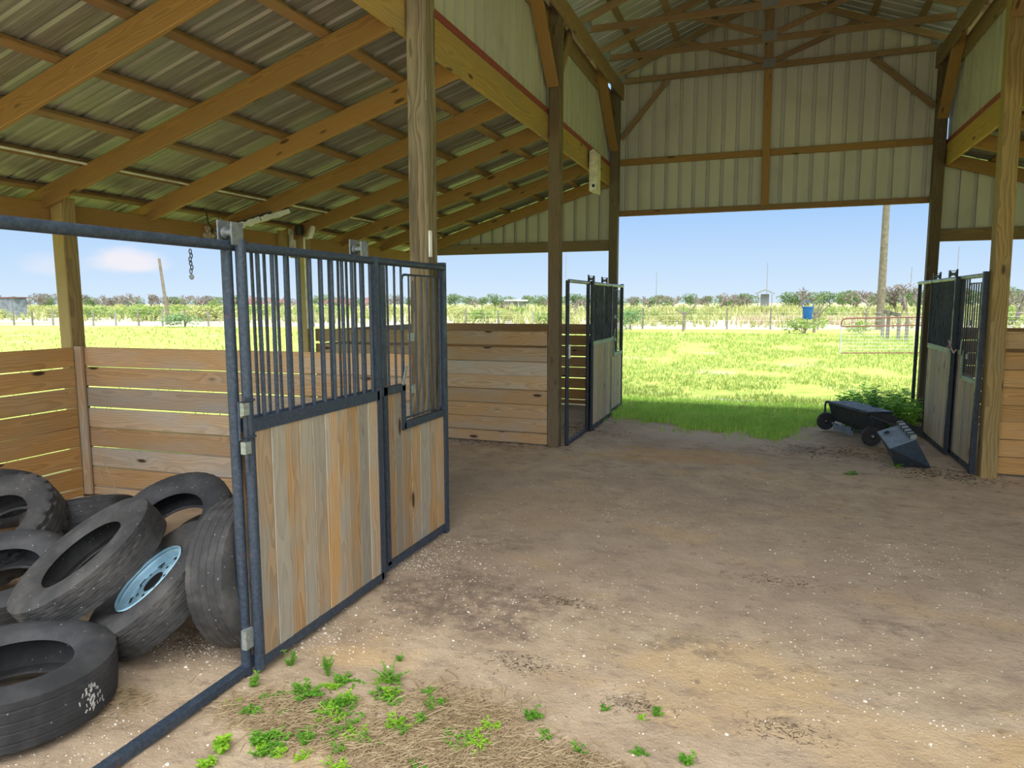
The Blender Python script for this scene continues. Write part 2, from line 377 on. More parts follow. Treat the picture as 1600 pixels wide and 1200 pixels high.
# ------------------------------------------------------------------ roofs and siding
def rib_profile(a, b, pitch=.2286, base=.052, top=.022, h=.02, minor=True):
    pts = []; u = a + .03
    pts.append((a, 0))
    while u < b - pitch:
        pts += [(u, 0), (u + (base - top) / 2, h), (u + (base + top) / 2, h), (u + base, 0)]
        if minor:
            for q in (.40, .68): pts += [(u + pitch * q, 0), (u + pitch * q + .008, .003), (u + pitch * q + .016, 0)]
        u += pitch
    pts.append((b, 0)); return pts
def roof_sheet(name, x0, x1, zf, mat, ya, yb):
    pr = rib_profile(ya, yb); mb = MB(); vs = []; fs = []; n = len(pr)
    for x in (x0, x1):
        for (u, h) in pr: vs.append((x, u, zf(x) + h))
    for (u, h) in pr: vs.append((x0, u, zf(x0) + h + .0012))
    for (u, h) in pr: vs.append((x1, u, zf(x1) + h + .0012))
    for i in range(n - 1):
        fs.append((i, i + 1, n + i + 1, n + i)); fs.append((2 * n + i, 3 * n + i, 3 * n + i + 1, 2 * n + i + 1))
    mb.add(vs, fs); c = ((x0 + x1) / 2, (ya + yb) / 2, zf((x0 + x1) / 2))
    o = mb.build(name, mat, origin=c); tag(o, kind='structure'); return o
RT = .185 + .04 + .012
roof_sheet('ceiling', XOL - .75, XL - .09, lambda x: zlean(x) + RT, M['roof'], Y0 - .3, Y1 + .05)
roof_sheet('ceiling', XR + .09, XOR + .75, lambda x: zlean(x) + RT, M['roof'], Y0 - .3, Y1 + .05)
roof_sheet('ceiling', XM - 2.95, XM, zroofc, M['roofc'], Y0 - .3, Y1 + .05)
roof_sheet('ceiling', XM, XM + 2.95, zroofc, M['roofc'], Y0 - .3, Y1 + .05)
def siding(name, axis, fixed, a, b, zb, zt, mat, sgn, breaks=()):
    """vertical ribbed sheet; ribs stand away from the barn (sgn); zb / zt give its bottom and top"""
    pr = rib_profile(a, b, base=.062, top=.052, h=.045, minor=False); k = []
    for p in pr:
        k.append(p)
    for q in breaks: k += [(q - .0005, 0), (q + .0005, 0)]
    k.sort(key=lambda q: q[0]); mb = MB(); vs = []; fs = []
    for off in (0, .0012):
        for (u, h) in k:
            for z in (zb(u), zt(u)):
                w = fixed + sgn * (h + off); vs.append((u, w, z) if axis == 'x' else (w, u, z))
    n = len(k)
    for i in range(n - 1):
        if k[i + 1][0] - k[i][0] > .0001:
            fs.append((2 * i, 2 * i + 2, 2 * i + 3, 2 * i + 1)); j = 2 * n
            fs.append((j + 2 * i, j + 2 * i + 1, j + 2 * i + 3, j + 2 * i + 2))
    mb.add(vs, fs); o = mb.build(name, mat); tag(o, kind='structure'); return o
def gtop(x):
    if x < XL - .08 or x > XR + .08: return zlean(x) + RT - .01
    return zroofc(x) - .01
def gbot(x): return 2.80 if (x < XL - .05 or x > XR + .05) else 3.36
siding('wall_back', 'x', Y1, XOL - .1, XOR + .1, gbot, gtop, M['siding'], 1, (XL - .08, XL - .05, XR + .08, XR + .05))
siding('wall_left', 'y', XL - .115, Y0, Y1, lambda u: 4.22, lambda u: 5.44, M['sidingL'], -1)
siding('wall_right', 'y', XR + .115, Y0, Y1, lambda u: 4.22, lambda u: 5.44, M['sidingL'], 1)
for nm, x in (('trim_1', XL - .10), ('trim_2', XR + .10)):
    mb = MB(); mb.box((x - .014, Y0, 4.195), (x + .014, Y1 - .05, 4.262)); o = mb.build(nm, M['red']); tag(o, kind='structure')
# ------------------------------------------------------------------ posts
def post(x, y, z1, w, mat, label, lean=(0, 0), group=None, d=None):
    z1 = min(z1, 9)
    o = lumber('wooden_post', (x, y, -.12), (x + lean[0], y + lean[1], z1), w, d or w, mat, None, (0, 1, 0), .008)
    tag(o, label, 'post', group); return o
post(XL, YA + .0, 5.62, .165, M['post'], 'thick grey-brown grained aisle post behind the open near left stall door', (.02, 0), None, .165)
post(XL, YB, 5.62, .15, M['postmid'], 'slim aisle post, coloured dark as if backlit, at the near jamb of the far left stall', (.005, 0))
post(XL - .01, YC - .02, 5.62, .15, M['postmid'], 'aisle post at the left corner of the far end opening')
post(XR - .04, YB + .02, 5.62, .155, M['posttan'], 'tan knotty aisle post at the near end of the right stall front', (-.06, 0))
post(XR - .01, YC - .02, 5.62, .15, M['postdark'], 'dark aisle post at the right corner of the far end opening')
post(XR, YA, 5.62, .155, M['post'], 'right aisle post nearest the camera, beside the edge of the frame')
post(XL, 1.36, 5.62, .155, M['post'], 'left aisle post at the open near end of the barn')
post(XR, 1.36, 5.62, .155, M['post'], 'right aisle post at the open near end of the barn')
post(XOL - .06, YA - .1, 2.86, .15, M['posttan'], 'outer corner post left of the near left stall divider, under the eave beam', (-.01, 0), None, .15)
post(XOL - .06, YB - .1, 2.80, .15, M['posttan'], 'outer eave post seen through the bars of the near left stall door')
post(XOL + .02, YC, 2.80, .14, M['post'], 'outer eave post at the far left corner of the barn')
post(XOL - .06, 1.36, 2.80, .14, M['post'], 'outer eave post at the near left corner of the barn')
for y, lb in ((1.36, 'near right corner of the barn'), (YA, 'right side opposite the near left stall'), (YB, 'right side in line with the knotty aisle post'), (YC, 'far right corner of the barn')):
    post(XOR, y, 2.80, .14, M['post'], 'outer eave post at the ' + lb)
# ------------------------------------------------------------------ lean-to framing
def beam(name, p0, p1, w, t, mat, label, cat='beam', group=None, up=(0, 0, 1), **k):
    o = lumber(name, p0, p1, w, t, mat, None, up, **k); tag(o, label, cat, group); return o
beam('header_beam', (XL - .10, Y0, 4.03), (XL - .10, YC + .05, 4.03), .31, .045, M['beam'], 'deep yellow header beam under the left clerestory siding, behind the aisle posts')
beam('header_beam', (XR + .10, Y0, 4.03), (XR + .10, YC + .05, 4.03), .31, .045, M['beam'], 'deep yellow header beam under the right clerestory siding')
beam('eave_beam', (XOL - .17, Y0, 2.70), (XOL - .17, YC, 2.70), .235, .04, M['rafter'], 'long brown eave beam along the low edge of the left roof')
beam('eave_beam', (XOR + .12, Y0, 2.70), (XOR + .12, YC, 2.70), .235, .04, M['rafter'], 'long brown eave beam along the low edge of the right roof')
ordn = ['first', 'second', 'third', 'fourth', 'fifth', 'sixth', 'seventh', 'eighth', 'ninth', 'tenth', 'eleventh']
ry = [1.36 + 1.05, 3.61, 4.78, 5.96, 7.18, 8.44, 9.68, 10.90, 12.29]
for i, y in enumerate(ry):
    lb = 'last rafter of the left roof, against the far siding' if i == 8 else '%s rafter of the left lean-to roof counted from the near end' % ordn[i]
    z = zlean(XOL - .7) + .0925; z2 = zlean(XL - .125) + .0925
    beam('rafter', (XOL - .7, y, z), (XL - .125, y, z2), .185, .042, M['rafter'], lb, 'rafter')
    lb = 'last rafter of the right roof, against the far siding' if i == 8 else '%s rafter of the right lean-to roof counted from the near end' % ordn[i]
    beam('rafter', (XR + .125, y, zlean(XR + .125) + .0925), (XOR + .7, y, zlean(XOR + .7) + .0925), .185, .042, M['rafter'], lb, 'rafter')
px = [-6.46, -5.87, -5.24, -4.58, -3.92, -3.26, -2.76]
for i, x in enumerate(px):
    z = zlean(x) + .185 / math.cos(math.atan(SL)) + .023
    w = 'lowest, at the eave' if i == 0 else ('highest, beside the header beam' if i == 6 else ordn[i] + ' up from the eave')
    beam('purlin', (x, Y0 - .2, z), (x, Y1 - .02, z), .089, .038, M['purlin'], 'lengthwise purlin of the left lean-to roof, ' + w, 'purlin', up=(1, 0, SL))
    xx = 2 * XM - x + .0
    z = zlean(xx) + .185 / math.cos(math.atan(SL)) + .023
    beam('purlin', (xx, Y0 - .2, z), (xx, Y1 - .02, z), .089, .038, M['purlin'], 'lengthwise purlin of the right lean-to roof, ' + w, 'purlin', up=(1, 0, -SL))
for x, sd0 in ((XOL - .72, 'left'), (XOR + .72, 'right')):
    beam('fascia_board', (x, Y0 - .25, zlean(x) + .11), (x, Y1 + .02, zlean(x) + .11), .20, .03, M['truss'], 'dark fascia board along the outer edge of the %s lean-to roof' % sd0)
# white conduit clipped under a purlin
mb = MB(); zc = zlean(-5.80) + .185; mb.tube([(-5.80, y, zc - .006) for y in (1.6, 5.0, 8.3, 10.2)], .011, 8)
o = mb.build('conduit', M['white'], smooth=True); tag(o, 'white plastic conduit run along the low purlin of the left roof', 'conduit')
# far-end framing
beam('sill_beam', (XOL, Y1 - .07, 2.86), (XL - .08, Y1 - .07, 2.86), .185, .04, M['truss'], 'brown board under the far siding of the left lean-to')
beam('sill_beam', (XR + .08, Y1 - .07, 2.86), (XOR, Y1 - .07, 2.86), .185, .04, M['truss'], 'brown board under the far siding of the right lean-to')
beam('opening_header', (XL + .0, Y1 - .03, 3.40), (XR, Y1 - .03, 3.40), .09, .05, M['purlin'], 'red-brown board across the top of the far end opening')
beam('girt', (XL + .07, Y1 - .03, 4.27), (XR - .07, Y1 - .03, 4.27), .105, .04, M['rafter'], 'orange horizontal girt halfway up the far gable siding', 'girt')
beam('gable_stud', (XM + .01, Y1 - .085, 3.42), (XM - .02, Y1 - .085, 6.5), .12, .05, M['rafter'], 'orange upright stud in the middle of the far gable', 'stud', up=(1, 0, 0))
# ------------------------------------------------------------------ high eave plates and trusses
beam('eave_plate', (XL + .095, Y0, 5.43), (XL + .095, YC + .08, 5.43), .235, .04, M['truss'], 'high plate board on the aisle side of the left posts, carrying the trusses')
beam('eave_plate', (XR - .095, Y0, 5.43), (XR - .095, YC + .08, 5.43), .235, .04, M['truss'], 'high plate board on the aisle side of the right posts, carrying the trusses')
beam('eave_plate', (XL - .09, Y0, 5.33), (XL - .09, YC + .08, 5.33), .235, .04, M['truss'], 'high plate board on the outer side of the left posts')
beam('eave_plate', (XR + .09, Y0, 5.33), (XR + .09, YC + .08, 5.33), .235, .04, M['truss'], 'high plate board on the outer side of the right posts')
for i, y in enumerate([1.35, 2.57, 3.79, 5.01, 6.23, 7.45, 8.66, 9.87, 11.10, 12.32]):
    lb = 'roof truss against the far gable siding' if i == 9 else 'roof truss spanning the aisle, %s counted back from the far gable' % ordn[9 - i]
    t = thing('roof_truss', (XM, y, 5.56), lb, 'truss')
    tp = lambda x: zroofc(x) - .045 - .055
    lumber('bottom_chord', (XL - .02, y, 5.595), (XR + .02, y, 5.595), .089, .038, M['truss'], t)
    lumber('top_chord', (XM - 2.80, y, tp(XM - 2.80)), (XM, y, tp(XM)), .10, .038, M['truss'], t, cut1=-SLC)
    lumber('top_chord', (XM, y, tp(XM)), (XM + 2.80, y, tp(XM + 2.80)), .10, .038, M['truss'], t, cut0=SLC)
    lumber('king_post', (XM, y, 5.64), (XM, y, tp(XM) - .04), .089, .036, M['truss'], t, (1, 0, 0))
    for s in (-1, 1):
        lumber('web', (XM + s * .05, y, 5.66), (XM + s * 1.30, y, tp(XM + 1.3) - .04), .075, .036, M['truss'], t)
        g = MB(); xx = XM + s * 2.40
        g.box((xx - .09, y - .022, 5.555), (xx + .09, y + .022, 5.69)); g.build('nail_plate', M['plate'], t)
    g = MB(); g.box((XM - .10, y - .022, 5.565), (XM + .10, y + .022, 5.70)); g.build('nail_plate', M['plate'], t)
for i, x in enumerate([-2.62, -2.05, -1.45, -.85, -.25]):
    for s in (-1, 1):
        xx = XM + s * abs(x + .0 if i else 2.68) if i else XM + s * 2.68
        z = zroofc(xx) - .022
        w = ['at the eave', 'second up', 'third up', 'fourth up', 'just below the ridge'][i]
        beam('purlin', (xx, Y0 - .2, z), (xx, Y1 - .02, z), .089, .038, M['truss'], 'purlin of the high aisle roof, %s slope, %s' % ('left' if s < 0 else 'right', w), 'purlin', up=(1, 0, -s * SLC))
# knee braces
def brace(p0, p1, mat, label, w=.14, t=.04, up=(0, 1, 1), **k):
    return beam('knee_brace', p0, p1, w, t, mat, label, 'brace', up=up, **k)
bx = XL + .102; rx = XR - .102
brace((XL - .01, YB - .10, 4.50), (XL - .01, 7.66, 5.56), M['rafter'], 'wide orange brace leaning towards the camera from the slim left post', .045, .15)
brace((XL - .02, YB + .09, 4.55), (XL - .02, YB + .72, 5.40), M['truss'], 'dark brace leaning away from the slim left post under the clerestory')
brace((XL - .01, YC - .12, 4.45), (XL - .01, 11.02, 5.56), M['rafter'], 'orange brace leaning towards the camera from the left post of the far opening', .045, .15)
brace((XR - .01, YC - .12, 4.55), (XR - .01, 11.35, 5.56), M['rafter'], 'brown brace leaning towards the camera from the right post of the far opening', .045, .15)
brace((XR - .10, YB - .08, 4.68), (XR - .05, 7.75, 5.56), M['rafter'], 'orange brace leaning towards the camera from the tan knotty post', .045, .15)
brace((XR + .0, YB + .09, 4.85), (XR + .0, YB + .62, 5.40), M['truss'], 'dark brace leaning away from the tan knotty post under the right clerestory')
brace((XL + .09, YC + .02, 4.66), (XL + .86, YC + .02, 5.56), M['truss'], 'slanting brace across the left of the far gable', .085, up=(1, 0, 0))
brace((XR - .09, YC + .02, 4.75), (XR - .98, YC + .02, 5.56), M['truss'], 'slanting brace across the right of the far gable', .085, up=(1, 0, 0))
for k, (x, y) in enumerate(((XL, YA), (XR, YA))):
    sx = bx if x < 0 else rx
    brace((sx, y - .02, 4.52), (sx, y - .78, 5.52), M['rafter'], 'orange brace high on the %s' % ('grey-brown post behind the near left stall door' if x < 0 else 'right post nearest the camera'))
# ------------------------------------------------------------------ plank walls
def plank_wall(p0, p1, ztop, n, label, mat, pitch=.197, w=.183, t=.038, cap=0.0, z0min=.01, upright=(), first=0.0):
    p0 = Vector(p0); p1 = Vector(p1); r = thing('plank_wall', (*((p0 + p1) / 2).xy, 0), label, 'wall')
    z = ztop
    if cap:
        lumber('plank', (p0.x, p0.y, z - cap / 2), (p1.x, p1.y, z - cap / 2), cap, t, mat, r); z -= cap + .004
    for i in range(n):
        hh = w if z - w > z0min else z - z0min
        if hh < .03: break
        j = random.uniform(-.004, .004)
        lumber('plank', (p0.x, p0.y, z - hh / 2 + j), (p1.x, p1.y, z - hh / 2 + random.uniform(-.004, .004)), hh, t, mat, r)
        z -= pitch + (random.uniform(-.004, .003)) + (first if i == 0 else 0)
    for (u, q) in upright:
        c = p0.lerp(p1, u) + Vector(q)
        lumber('batten', (c.x, c.y, .02), (c.x, c.y, ztop + .005), .09, .035, mat, r, (p1 - p0).normalized())
    return r
plank_wall((XOL + .035, 1.40, 0), (XOL + .035, YA - .20, 0), 1.455, 8, 'gapped outer plank wall of the near left stall, behind the tire pile', M['planklow'])
plank_wall((XOL + .03, YA - .12, 0), (XL - .09, YA + .02, 0), 1.455, 8, 'gapped plank divider between the near left stall and the open bay, meeting the outer corner post', M['plank'], upright=((.0, (.05, -.045, 0)),))
plank_wall((XOL + .03, YB - .0, 0), (XL - .085, YB - .03, 0), 1.49, 8, 'close-boarded plank divider between the slim aisle post and the outer wall on the left', M['plank'], pitch=.189, first=.02)
plank_wall((XOL + .035, YB + .09, 0), (XOL + .035, YC - .08, 0), 1.47, 8, 'outer plank wall of the far left stall, seen through its doorway', M['plank'])
plank_wall((XOL + .05, YC - .0, 0), (XL - .09, YC - .0, 0), 1.47, 8, 'end plank wall of the far left stall, facing the field', M['planklow'])
plank_wall((XR + .04, YB + .06, 0), (XOR - .08, YB + .06, 0), 1.55, 8, 'plank divider on the right beside the tan knotty post', M['planklow'], pitch=.190, first=.035)
plank_wall((XR + .085, YC + .0, 0), (XOR - .08, YC + .0, 0), 1.47, 8, 'end plank wall of the right stall, behind the dark post', M['planklow'])
plank_wall((XOR - .09, YB + .14, 0), (XOR - .09, YC - .08, 0), 1.47, 8, 'outer plank wall of the right stall, seen through its bars', M['planklow'])
# ------------------------------------------------------------------ stall fronts with sliding doors
def stall_front(xf, yo, sgn, face, fs, fe, doff, label_f, label_d, heavy, mid=.50, dw=1.2, seed=1, green=False, dout=.058):
    """xf frame plane; yo opening end; sgn direction of the frame; face = +1 when the aisle lies at larger x; fs..fe fixed panel; doff..doff+dw door"""
    rnd = random.Random(seed); S = M['steel'] if heavy else M['steeldark']; G = M['green'] if green else S
    Y = lambda u: yo + sgn * u
    zt, zm = 2.14, 1.27
    fr = thing('stall_front', (xf, Y(fe / 2), 0), label_f, 'stall front')
    R = .026
    for u, nm in ((0.0, 'jamb_pole'), (fs, 'jamb_pole')):
        mb = MB(); mb.tube([(xf, Y(u), -.02), (xf, Y(u), zt + .005)], R, 16); mb.build(nm, S, fr, True)
    mb = MB(); rect_tube(mb, (xf, Y(fe), -.02), (xf, Y(fe), zt + .04), .052, .052, (0, 1, 0)); mb.build('end_post', S, fr)
    mb = MB(); mb.tube([(xf + face * .015, Y(0), zt + .0), (xf + face * .015, Y(fe), zt + .0)], .024, 16); mb.build('rail', M['rail'] if green else S, fr, True)
    mb = MB(); rect_tube(mb, (xf, Y(0), .018), (xf, Y(fs), .018), .036, .052); mb.build('threshold_bar', S, fr)
    um = fs + (fe - fs) * .60; un = um + (fe - um) * .27; zn = .99
    mb = MB()
    rect_tube(mb, (xf, Y(um), .05), (xf, Y(um), zt), .05, .045, (0, 1, 0))
    mb.build('middle_stile', S, fr)
    mb = MB()
    rect_tube(mb, (xf, Y(fs), zm), (xf, Y(um), zm), .06, .045); rect_tube(mb, (xf, Y(um), zm), (xf, Y(un + .02), zm), .05, .045)
    rect_tube(mb, (xf, Y(un), zm + .02), (xf, Y(un), zn - .02), .045, .045, (0, 1, 0)); rect_tube(mb, (xf, Y(un), zn), (xf, Y(fe), zn), .05, .045)
    mb.build('stepped_mid_rail', G, fr)
    mb = MB(); rect_tube(mb, (xf, Y(fs), .045), (xf, Y(fe), .045), .055, .045); mb.build('bottom_rail', S, fr)
    def boards(par, x, u0, u1, z0, z1f, th=.026, wd=.137, mat=M['board']):
        n = max(1, round((u1 - u0) / wd)); w = (u1 - u0) / n
        for i in range(n):
            a = u0 + w * i; c = a + w / 2; ztp = z1f(c)
            # a board crossing the step is notched
            if ztp < zm - .1 and a < un + .03 < a + w: c = c + .0
            lumber('board', (x, Y(c), z0 + rnd.uniform(0, .004)), (x, Y(c), ztp), w - .004, th + rnd.uniform(-.003, .003), mat, par, (0, 1, 0), .003)
    boards(fr, xf - face * .006, fs + .03, um - .025, .07, lambda c: zm - .03)
    bm_ = M['boardgrey'] if not heavy else M['board']
    boards(fr, xf - face * .004, um + .025, un - .02, .07, lambda c: zm - .03, wd=.125, mat=bm_)
    boards(fr, xf - face * .004, un - .019, fe - .026, .07, lambda c: zn - .03, wd=.135, mat=bm_)
    # bars of the fixed panel
    def bars(par, x, us, za, zb, r=.0085, mat=None):
        for u in us:
            mb = MB(); k = [(x, Y(u) + rnd.uniform(-.003, .003), za)]; k.append((x, Y(u), (za + zb) / 2)); k.append((x, Y(u) + rnd.uniform(-.003, .003), zb))
            mb.tube(k, r, 8, cap=False); mb.build('bar', mat or S, par, True)
    n = int((um - fs - .1) / .093); bars(fr, xf, [fs + .08 + .093 * i for i in range(n + 1)], zm + .02, zt - .01, mat=M['barrust'])
    bars(fr, xf, [um + .085 + .095 * i for i in range(int((un - um - .05) / .095) + 1)], zm + .02, zt - .01, mat=M['barrust'])
    # feed door grille over the notch
    fd_ = MB(); a, b = un + .035, fe - .05; z0, z1 = zn + .05, zt - .075; q = .035; xg = xf + face * .0
    loop = [(xg, Y(a), z0), (xg, Y(a), z1 - q), (xg, Y(a + q * .3), z1 - q * .3), (xg, Y(a + q), z1), (xg, Y(b), z1), (xg, Y(b), z0), (xg, Y(a), z0)]
    fd_.tube(loop, .009, 8); g = fd_.build('feed_door', S, fr, True)
    nb = 6
    for i in range(1, nb):
        mb = MB(); u = a + (b - a) * i / nb; mb.tube([(xg, Y(u), z0), (xg, Y(u), z1)], .0075, 8, cap=False); mb.build('bar', M['barrust'], g, True)
    for zz in (1.24, 1.62):
        mb = MB(); mb.box((xg - .012, min(Y(a + .10), Y(a + .15)), zz - .03), (xg + .012, max(Y(a + .10), Y(a + .15)), zz + .03)); mb.build('hinge_plate', M['rail'], g)
    mb = MB(); rect_tube(mb, (xf + face * .03, Y(un - .03), zm + .02), (xf + face * .035, Y(un + .02), zm + .15), .028, .008, (0, 1, 0)); mb.build('latch_lever', M['rail'], fr)
    # ---- the sliding door
    xd = xf + face * dout; d0, d1 = doff, doff + dw
    dr = thing('sliding_door', (xd, Y((d0 + d1) / 2), 0), label_d, 'door')
    mb = MB(); mb.tube([(xd, Y(d0), .012), (xd, Y(d0), zt + .03)], R, 16); mb.build('leading_pole', S, dr, True)
    mb = MB(); rect_tube(mb, (xd, Y(d1), .03), (xd, Y(d1), zt + .02), .05, .045, (0, 1, 0)); mb.build('trailing_stile', S, dr)
    mb = MB(); mb.tube([(xd, Y(d0), zt - .005), (xd, Y(d1), zt - .005)], .024, 14); mb.build('top_tube', S if not green else M['rail'], dr, True)
    mb = MB(); rect_tube(mb, (xd, Y(d0), zm), (xd, Y(d1), zm), .06, .045); mb.build('mid_rail', G, dr)
    mb = MB(); rect_tube(mb, (xd, Y(d0 + .01), .05), (xd, Y(d1), .05), .05, .045); mb.build('bottom_rail', S, dr)
    boards(dr, xd + face * .004, d0 + .025, d1 - .022, .072, lambda c: zm - .028, wd=.118, mat=M['board'] if heavy else M['boardgrey'])
    nbar = round((d1 - d0 - .06) / .1); bars(dr, xd, [d0 + .06 + (d1 - d0 - .06) * (i + .55) / nbar for i in range(nbar)], zm + .025, zt - .02, .011)
    for u in (d0 - .03 if heavy else d0 + .05, d1 - .12 if heavy else d0 + dw * .72):
        mb = MB(); yy = Y(u); w = .075
        for s in (-1, 1): mb.box((xd - face * .03 + s * .04 - .004, yy - w / 2, zt + .0), (xd - face * .03 + s * .04 + .004, yy + w / 2, zt + (.105 if s * face > 0 else .118)))
        mb.box((xd - face * .03 - .044, yy + w / 2 - .006, zt + .095), (xd - face * .03 + .044, yy + w / 2, zt + .103))
        hb = mb.build('hanger_bracket', M['plate'] if heavy else M['black'], dr)
        mb = MB(); A = Matrix.Translation((xd - face * .03, yy, zt + .058)) @ Matrix.Rotation(PI / 2, 4, 'Y')
        mb.lathe([(0, -.03), (.030, -.03), (.030, -.022), (.018, -.015), (.018, .015), (.030, .022), (.030, .03), (0, .03)], 20, 0, A)
        mb.build('roller', M['plate'], hb, True)
    return fr, dr
F1, D1 = stall_front(-2.43, 1.37, 1, 1, 1.33, 3.68, 1.36, 'blue-grey steel stall front at the near left with a stepped feed opening', 'open sliding stall door at the near left, honey-coloured boards below and bars above', True, dw=1.20, seed=3)
F2, D2 = stall_front(-2.43, 8.76, 1, 1, 1.10, 3.58, 1.12, 'slim steel stall front of the far left stall with its doorway open', 'half-slid barred door of the far left stall, weathered boards', False, dw=1.28, seed=5, green=True)
F3, D3 = stall_front(2.16, 12.16, -1, -1, 1.18, 3.42, 1.20, 'dark steel stall front on the right, ending beside the tan knotty post', 'weathered board sliding door of the right stall, next to the spreader', False, dw=1.30, seed=9, green=True)
# latch of the near door
mb = MB(); xl, yl = -2.372, 2.722
mb.tube([(xl + .005, yl + .03, 1.40), (xl + .03, yl + .02, 1.40), (xl + .03, yl - .09, 1.40), (xl + .03, yl - .09, 1.22), (xl + .03, yl + .02, 1.22), (xl + .005, yl + .03, 1.22)], .006, 8)
lk = mb.build('latch_loop', M['steel'], D1, True)
mb = MB(); mb.tube([(xl + .018, yl - .035, 1.05), (xl + .018, yl - .035, 1.42)], .010, 8); mb.build('latch_pin', M['barrust'], lk, True)
for z in (1.17, 1.36):
    mb = MB(); mb.box((xl - .0, yl - .055, z - .03), (xl + .03, yl - .015, z + .03)); mb.build('latch_sleeve', M['rail'], lk)
mb = MB(); mb.box((-2.415, 2.655, .14), (-2.385, 2.71, .24)); mb.build('stop_tab', M['rail'], F1)
# light latch plate and lower strap on the far-left jamb
mb = MB(); mb.box((-2.405, 8.74, 1.14), (-2.395, 8.80, 1.32)); mb.build('latch_plate', M['white'], F2)
# chain hanging from the near rail
ch = thing('chain', (-2.43, 2.45, 2.12), 'short rusty chain with a padlock hanging under the near rail', 'chain')
for i in range(6):
    mb = MB(); z = 2.095 - .017 * i; y = 2.452 + .004 * math.sin(i * 2)
    A = Matrix.Translation((-2.405, y, z)) @ Matrix.Rotation(PI / 2 * (i % 2), 4, 'Z')
    mb.tube([A @ Vector((.007 * math.cos(q * PI / 4), 0, .012 * math.sin(q * PI / 4))) for q in range(9)], .0025, 6); mb.build('link', M['barrust'], ch, True)
mb = MB(); mb.lathe([(0, -.004), (.011, -.004), (.013, 0), (.011, .004), (0, .004)], 12, 0, Matrix.Translation((-2.405, 2.452, 1.985)) @ Matrix.Rotation(PI / 2, 4, 'X')); mb.build('padlock', M['plate'], ch, True)
# baling twine on the right stall front
mb = MB(); rr = random.Random(4); yk, xk = 9.62, 2.07
pts = [(xk, yk - .0, 1.36), (xk - .03, yk - .03, 1.40), (xk - .02, yk - .14, 1.31), (xk - .02, yk - .26, 1.27), (xk - .01, yk - .31, 1.31)]
mb.tube(pts, .008, 6); mb.tube([(xk - .01, yk, 1.36), (xk - .05, yk + .05, 1.25), (xk - .05, yk + .08, 1.10), (xk - .03, yk + .03, .98)], .006, 6)
o = mb.build('twine', simple('pale_twine', (.55, .42, .38), .9), smooth=True); tag(o, 'loose pale twine tied round the middle stile of the right stall front', 'rope')
# brackets on post sides (metal straps coloured white)
for (x, y, z0, z1, lb) in ((XL + .09, YA - .07, 2.22, 2.42, 'grey-brown post at the end of the near stall front'),):
    mb = MB(); mb.box((x, y - .005, z0), (x + .012, y + .035, z1)); o = mb.build('strap_bracket', M['white']); tag(o, 'white metal strap bracket on the ' + lb, 'bracket')
# ------------------------------------------------------------------ tires
def frame_from(c, n, spin=0.0):
    n = Vector(n).normalized(); q = n.to_track_quat('Z', 'Y')
    return Matrix.Translation(Vector(c)) @ q.to_matrix().to_4x4() @ Matrix.Rotation(spin, 4, 'Z')
def tire(c, n, R, W, r, label, style='block', mat=None, spin=0.0, bulge=1.0):
    w = W / 2
    prof = [(r, -w * .62), (r + .012, -w * .74), (r + (R - r) * .25, -w * .93 * bulge), (r + (R - r) * .5, -w * 1.0 * bulge), (r + (R - r) * .72, -w * .97), (R * .93, -w * .90), (R * .965, -w * .84)]
    k0 = len(prof)
    rows = [-.80, -.70, -.56, -.54, -.50, -.48, -.30, -.20, -.18, -.14, -.12, 0, .12, .14, .18, .20, .30, .48, .50, .54, .56, .70, .80]
    tread = []
    for q in rows:
        groove = abs(q) in (.50, .54, .14, .18)
        tread.append((R * (1 - .018 * q * q) - ((.0035 if style != 'worn' else .002) if groove else 0), q * w))
    prof += tread; k1 = len(prof)
    prof += [(a, -b) for (a, b) in reversed([(r, -w * .62), (r + .012, -w * .74), (r + (R - r) * .25, -w * .93 * bulge), (r + (R - r) * .5, -w * 1.0 * bulge), (r + (R - r) * .72, -w * .97), (R * .93, -w * .90), (R * .965, -w * .84)])]
    prof += [(r + .02, w * .60), (r + (R - r) * .4, w * .86), (R - .045, w * .78), (R - .028, w * .3), (R - .028, -w * .3), (R - .045, -w * .78), (r + (R - r) * .4, -w * .86), (r + .02, -w * .60)]
    def rmod(j, k, nn):
        if k0 <= j < k1:
            q = rows[j - k0]
            if style == 'block':
                zz = int(3 + 3 * math.sin(q * 9.0)); ph = (k + zz) % 6
                return -.0055 if ph == 0 else (-.0055 if (abs(q) in (.30,) and ph in (1, 2)) else 0)
            if style == 'lug':
                return -.018 if (abs(q) > .5 and k % 6 in (0, 1)) else 0
            if style == 'worn':
                return -.003 if (abs(q) > .5 and k % 4 == 0) else 0
        if style == 'lug' and (j == k0 - 1 or j == k1): return -.012 if k % 6 in (0, 1) else 0
        return 0
    mb = MB(); mb.lathe(prof, 144, 0, None, True, rmod)
    o = mb.build('tire', mat or M['rubber'], None, False, frame_from(c, n, spin))
    me = o.data; me.polygons.foreach_set('use_smooth', [True] * len(me.polygons))
    try: me.set_sharp_from_angle(angle=math.radians(32))
    except Exception: pass
    return tag(o, label, 'tire', 'old tires piled in the near left stall')
FT = ((-3.186, 2.05, .145), (.03, .02, .999), .30)
tire(FT[0], FT[1], .42, .27, .24, 'front tire lying flat beside the threshold bar, its tread chipped white', 'worn', None, FT[2])
TC, TN = (-3.09, 2.80, .315), (-.386, -.495, .779)
T2 = tire(TC, TN, .40, .225, .212, 'tilted tire holding the pale blue rim', 'block', M['rubberdusty'], .1)
tire((-3.493, 2.711, .445), (-.294, -.478, .827), .42, .205, .235, 'big dusty tire leaning on top of the one with the blue rim', 'block', M['rubberdusty'], .7)
